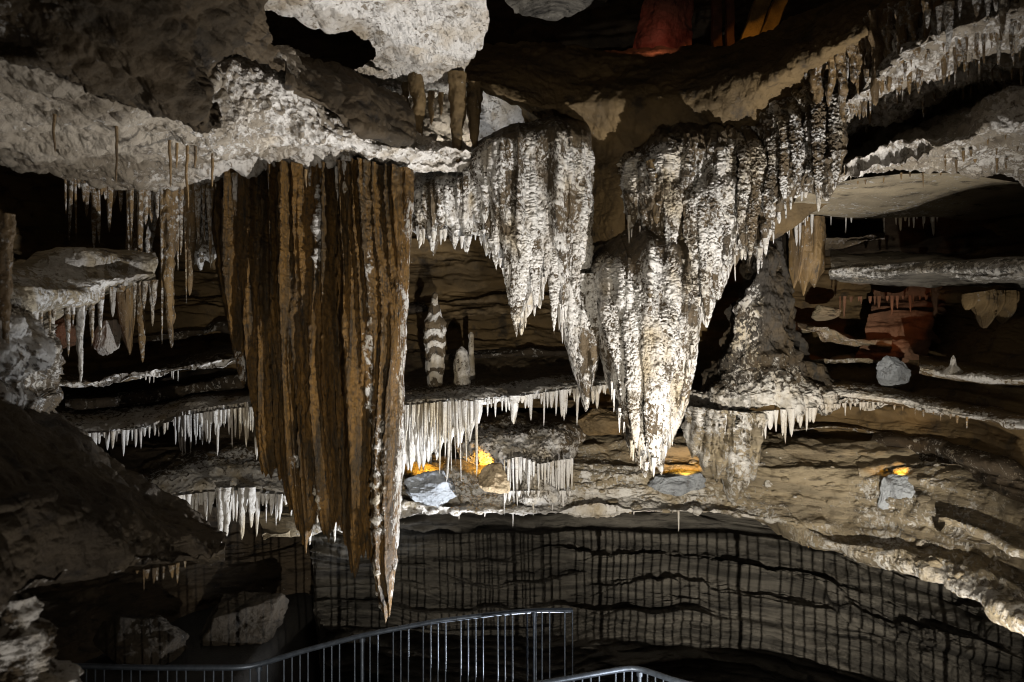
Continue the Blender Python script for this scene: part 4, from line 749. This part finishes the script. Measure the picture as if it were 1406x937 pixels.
tag(blob('boulder', 1196, 645, 56, 44, 10.9, M_tan, 105, .9), 'rounded brown boulder just left of the blue grey one on the right bank', 'boulder')
tag(blob('boulder', 1050, 634, 50, 30, 11.6, M_tan, 106, .9), 'layered tan block at the top of the smooth bank face', 'boulder')
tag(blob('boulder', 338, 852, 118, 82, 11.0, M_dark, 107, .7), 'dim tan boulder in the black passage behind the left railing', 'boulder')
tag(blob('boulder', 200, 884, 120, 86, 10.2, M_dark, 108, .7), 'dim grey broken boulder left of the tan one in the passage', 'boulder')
tag(blob('boulder', 1226, 512, 46, 44, 11.2, M_blue, 109, .6), 'grey wedge of rock under the red niche', 'boulder')
tag(blob('boulder', 1135, 430, 36, 20, 12.6, M_tan, 110, .8), 'small pale stone lying in the dark left of the red niche', 'boulder')
tag(blob('boulder', 148, 466, 34, 50, 9.4, M_calc, 111, .7, crustv=.8), 'white speckled stone between the left dripstones', 'boulder')
tag(blob('boulder', 84, 456, 34, 46, 9.0, M_orange, 116, .8), 'small added rock coloured like orange lamplight behind the pale dripstones at left', 'boulder')  # patch of orange lamplight put in as a coloured rock
tag(blob('boulder', 830, 580, 70, 40, 12.4, M_brown, 112, .8), 'dark brown boulder under the middle shelf', 'boulder')
tag(loft('rock_niche', [
    [(1200, 404, 13.2), (1236, 400, 12.9), (1280, 398, 12.6), (1300, 402, 12.4)], [(1196, 420, 12.8), (1232, 418, 12.6), (1266, 416, 12.4), (1296, 418, 11.9)], [(1190, 448, 12.7), (1226, 444, 12.5), (1258, 446, 12.3), (1286, 446, 11.8)], [(1180, 478, 12.5), (1216, 482, 12.2), (1250, 484, 12.0), (1276, 486, 11.6)], [(1170, 496, 12.9), (1216, 498, 12.6), (1250, 500, 12.4), (1280, 500, 12.2)]],
    M_orange, strata(.14, .10, .04, .6), 113), 'orange red lit face of a niche in the right wall', 'rock niche')
stalactite(1284, 384, 440, 11, 11.4, M_orange, 'orange dripstone beside the red niche', None, knob=.3, crustv=0., taper=.4)
tag(loft('hanging_rock', [
    [(880, -60, 12.2), (915, -60, 12), (960, -60, 12.2)], [(884, 0, 12), (915, 0, 11.8), (950, 0, 12)], [(876, 40, 12), (912, 40, 11.7), (948, 40, 12)], [(868, 74, 12), (905, 78, 11.8), (946, 66, 12)], [(870, 70, 12.6), (905, 72, 12.6), (946, 62, 12.6)]],
    M_red, rough(.12, .5, .02), 114), 'red lit rock hanging in the black gap at the top', 'rock')
tag(loft('hanging_rock', [
    [(690, -60, 11), (760, -60, 10.8), (840, -60, 11)], [(694, 5, 11), (760, 8, 10.7), (836, 0, 11)], [(705, 18, 11.1), (760, 27, 10.9), (825, 14, 11.1)], [(705, 5, 11.8), (760, 8, 11.8), (825, 0, 11.8)]],
    M_grey, rough(.1, .5, .02), 115), 'dim greenish grey rock at the top edge left of the red rock', 'rock')

def rubble(src, n, seed):
    rr = np.random.default_rng(seed); me = src.data; co = np.empty(len(me.vertices) * 3, np.float32); me.vertices.foreach_get('co', co); co = co.reshape(-1, 3)
    px = co[:, 0] / co[:, 1] * F + CX; py = CY - (co[:, 2] - EYE) / co[:, 1] * F
    ok = np.where((px > 540) & (px < 1340) & (py > 618) & (py < 800) & (co[:, 1] < 12.3))[0]
    th = np.linspace(.01, PI - .01, 9); ph = np.linspace(0, 2 * PI, 14, endpoint=False); PH, TH = np.meshgrid(ph, th, indexing='ij')
    D = np.stack([np.sin(TH) * np.cos(PH), np.sin(TH) * np.sin(PH), np.cos(TH)], -1); V, Fs, C = [], [], []
    for i in range(n):
        c = co[rr.choice(ok)]; r = .02 + .09 * rr.random() ** 3
        rad = np.ones(D.shape[:2])
        for _k in range(9):
            nn = rr.normal(size=3); nn /= np.linalg.norm(nn); rad = np.minimum(rad, rr.uniform(.5, .85) / np.maximum(D @ nn, .15))
        q = D * (rad + .12 * vnoise(D * 1.6 + i * 7.1, i))[..., None] * r * np.array([1.2, 1, .75]) * rr.uniform(.7, 1.2, 3) + c
        Fs.append(grid_faces(14, 9, True) + len(V) * 126); V.append(q.reshape(-1, 3)); C.append(np.full(126, rr.uniform(0, .7)))
    o = link('rubble', np.concatenate(V), np.concatenate(Fs), M_tan, None, np.concatenate(C)); o['kind'] = 'stuff'; return o
tag(rubble(bank, 300, 5), 'small broken stones strewn over the bank', 'rubble')

# ------------------------------------------------------------------ timber at the top
def box_between(name, a, b, w, d, mat):
    a, b = np.array(a), np.array(b); ax = b - a; L = np.linalg.norm(ax); ax /= L
    side = np.cross(ax, [0, 1, 0]); side /= np.linalg.norm(side); dep = np.cross(side, ax)
    ns = 14; V = []
    for i in range(ns):
        c = a + ax * L * i / (ns - 1)
        wob = .006 * math.sin(i * 1.7)
        bev = .12
        for sx, sy in ((-1 + bev, -1), (1 - bev, -1), (1, -1 + bev), (1, 1 - bev), (1 - bev, 1), (-1 + bev, 1), (-1, 1 - bev), (-1, -1 + bev)):
            V.append(c + side * (w / 2 * sx + wob) + dep * d / 2 * sy)
    Fc = [[i * 8 + j, i * 8 + (j + 1) % 8, i * 8 + 8 + (j + 1) % 8, i * 8 + 8 + j] for i in range(ns - 1) for j in range(8)]
    for e, o in ((0, 0), ((ns - 1) * 8, 0)):
        for q in ((0, 1, 2, 3), (0, 3, 4, 7), (4, 5, 6, 7)): Fc.append([e + k for k in q])
    return link(name, V, Fc, mat, None, None, False)
tag(box_between('wooden_beam', at(1012, 98, 10.9), at(1058, -30, 10.6), .20, .14, M_wood), 'yellowish slanting wooden beam, nearer the posts, at the top', 'wooden beam')
tag(box_between('wooden_beam', at(1038, 84, 11.0), at(1084, -30, 10.7), .17, .14, M_wood), 'yellowish slanting wooden beam right of its twin at the top', 'wooden beam')
tag(box_between('wooden_post', at(984, 100, 11.3), at(984, -50, 11.3), .13, .13, M_wood2), 'upright dark red wooden post, left of the pair at the top', 'wooden post')
tag(box_between('wooden_post', at(1002, 96, 11.2), at(1002, -50, 11.2), .11, .11, M_wood2), 'upright dark red wooden post touching the slanting beams at the top', 'wooden post')

# ------------------------------------------------------------------ railings
def tube(name, pts, r, mat, parent, nseg=10):
    P = np.array(pts, float); V = []
    for i in range(len(P)):
        t = P[min(i + 1, len(P) - 1)] - P[max(i - 1, 0)]; t /= np.linalg.norm(t)
        up = np.array([0, 0, 1.0]) if abs(t[2]) < .9 else np.array([1.0, 0, 0])
        s = np.cross(t, up); s /= np.linalg.norm(s); q = np.cross(s, t)
        for k in range(nseg):
            V.append(P[i] + r * (math.cos(2 * PI * k / nseg) * s + math.sin(2 * PI * k / nseg) * q))
    Fc = [[i * nseg + j, i * nseg + (j + 1) % nseg, (i + 1) * nseg + (j + 1) % nseg, (i + 1) * nseg + j] for i in range(len(P) - 1) for j in range(nseg)]
    return link(name, V, Fc, mat, parent)
RZ = 1.05
def railing(path, label, step, posts):
    A = np.array(path, float); k = np.concatenate([[0], np.cumsum(np.linalg.norm(np.diff(A, axis=0), axis=1))]); L = k[-1]
    root = bpy.data.objects.new('railing', None); COL.objects.link(root); tag(root, label, 'railing', None)
    S = lambda s, z: np.array([np.interp(s, k, A[:, 0]), np.interp(s, k, A[:, 1]), z])
    ss = np.linspace(0, L, max(30, int(L * 12)))
    sm = np.array([S(s, RZ) for s in ss])
    for _ in range(2): sm[1:-1] = (sm[:-2] + 2 * sm[1:-1] + sm[2:]) / 4
    tube('handrail', sm, .026, M_steel, root, 12)
    lo = sm.copy(); lo[:, 2] = .10; tube('bottom_rail', lo, .016, M_steel, root)
    n = int(L / step)
    for i in range(n + 1):
        s = L * i / n; post = any(abs(s - L * q) < L / n / 2 for q in posts)
        j = int(round(s / L * (len(sm) - 1))); p = sm[j]
        b = tube('post' if post else 'baluster', [(p[0], p[1], .0 if post else .1), (p[0], p[1], RZ)], .019 if post else .0085, M_steel, root, 8)
        if post:
            tube('base_plate', [(p[0], p[1], 0), (p[0], p[1], .004), (p[0], p[1], .02)], .07, M_steel, b, 12)
            tube('collar', [(p[0], p[1], RZ - .06), (p[0], p[1], RZ - .03), (p[0], p[1], RZ - .02)], .030, M_steel, b, 12)
def rp(px, py):                      # plan position of a handrail point
    Y = (EYE - RZ) * F / (py - CY); return ((px - CX) / F * Y, Y)
railing([rp(70, 914), rp(200, 917), rp(340, 917), rp(420, 893), rp(500, 872), rp(600, 853), rp(690, 842), rp(740, 838), rp(786, 838)], 'long curved blue grey steel railing running under the tip of the brown drapery', .108, (.0, .36, .56, .93))
q = rp(872, 916)
railing([rp(690, 948), q, rp(936, 938), (2.1, 6.75), (3.4, 6.5), (5.6, 6.1)], 'short angled steel railing whose corner shows at the bottom edge', .088, (.22, .45, .7))

# ------------------------------------------------------------------ light
def lamp(kind, loc, energy, col, target=None, size=.05, angle=90, blend=.4, name='lamp'):
    d = bpy.data.lights.new(name, kind); d.energy = energy; d.color = col
    if kind in ('POINT', 'SPOT'): d.shadow_soft_size = size
    if kind == 'SPOT': d.spot_size = math.radians(angle); d.spot_blend = blend
    o = bpy.data.objects.new(name, d); COL.objects.link(o); o.location = loc
    if target is not None:
        from mathutils import Vector
        o.rotation_euler = (Vector(target) - Vector(loc)).to_track_quat('-Z', 'Y').to_euler()
    return o
E = EYE
K1 = lamp('SPOT', (3.3, 5.3, E - 3.7), 2850, (1, .96, .91), (.4, 9.2, E + 1.9), .05, 92, .9, 'flood_or_fill')
K2 = lamp('SPOT', (.9, -.6, E - 3.14), 2200, (1, .90, .74), (.7, 12, E - 2.6), .025, 66, .9, 'flood_or_fill')
K3 = lamp('SPOT', (.75, 9.75, E - 4.6), 1500, (.95, .97, 1), (-3.7, 9.9, E + .3), .06, 94, .7, 'flood_or_fill')
fill_bank = lamp('SPOT', (.9, -.6, E - 3.14), 3600, (1, .90, .74), (3.5, 11, E - 2.35), .025, 32, .7, 'flood_or_fill')  # added beam, no source of its own, brightens the bank
fill_left = lamp('SPOT', (-1.0, 2.6, E - 3.2), 150, (1, .93, .84), (-3.6, 6.6, E + .5), .04, 62, .8, 'flood_or_fill')  # added out-of-view fill for the left ledge and outcrop
K5 = lamp('SPOT', tuple(at(632, 214, 10.6)), 60, (1, .97, .92), tuple(at(610, 120, 11.4)), .04, 120, .6, 'flood_or_fill')
fill_right = lamp('SPOT', (3.7, 6.4, E - 3.3), 420, (1, .93, .82), (5.0, 9.5, E - .4), .04, 80, .6, 'flood_or_fill')  # added unseen fill to brighten the right wall ledges
def small(px, py, Y, e, col, dx=0, dy=-.35, size=.03):
    p = at(px, py, Y); lamp('SPOT', tuple(p), e, col, tuple(p + np.array([dx, 1, -dy])), size, 110, .5, 'niche_lamp')
AM = (1, .50, .06)
small(582, 650, 11.7, 14, AM); small(668, 642, 11.6, 16, AM, -.2, -.3); small(944, 648, 11.35, 16, AM); small(1240, 650, 10.1, 8, AM)
small(1236, 452, 11.3, 7, (1, .34, .12)); small(905, 50, 11.0, 4, (1, .34, .24), 0, .1); small(1030, 70, 9.9, 12, (1, .5, .1)); small(84, 462, 8.6, .5, (1, .25, .06))
w = bpy.data.worlds.new('World'); scene.world = w; w.use_nodes = True
bg = w.node_tree.nodes['Background']; bg.inputs[0].default_value = (1, .80, .58, 1); bg.inputs[1].default_value = .08

# ------------------------------------------------------------------ camera
cd = bpy.data.cameras.new('camera'); cam = bpy.data.objects.new('camera', cd); COL.objects.link(cam)
cam.location = (0, 0, EYE); cam.rotation_euler = (PI / 2, 0, 0)
cd.sensor_width = 36; cd.lens = 36 * F / W0; cd.clip_end = 200; cd.clip_start = .05
cd.dof.use_dof = True; cd.dof.focus_distance = 9.8; cd.dof.aperture_fstop = 1.3
scene.camera = cam
scene.render.resolution_x = 1024; scene.render.resolution_y = 682
v = scene.view_settings; v.view_transform = 'Standard'; v.look = 'None'; v.exposure = 0; v.gamma = 1; v.use_curve_mapping = False
scene.cycles.filter_width = 1.0; scene.cycles.max_bounces = 4; scene.cycles.diffuse_bounces = 3
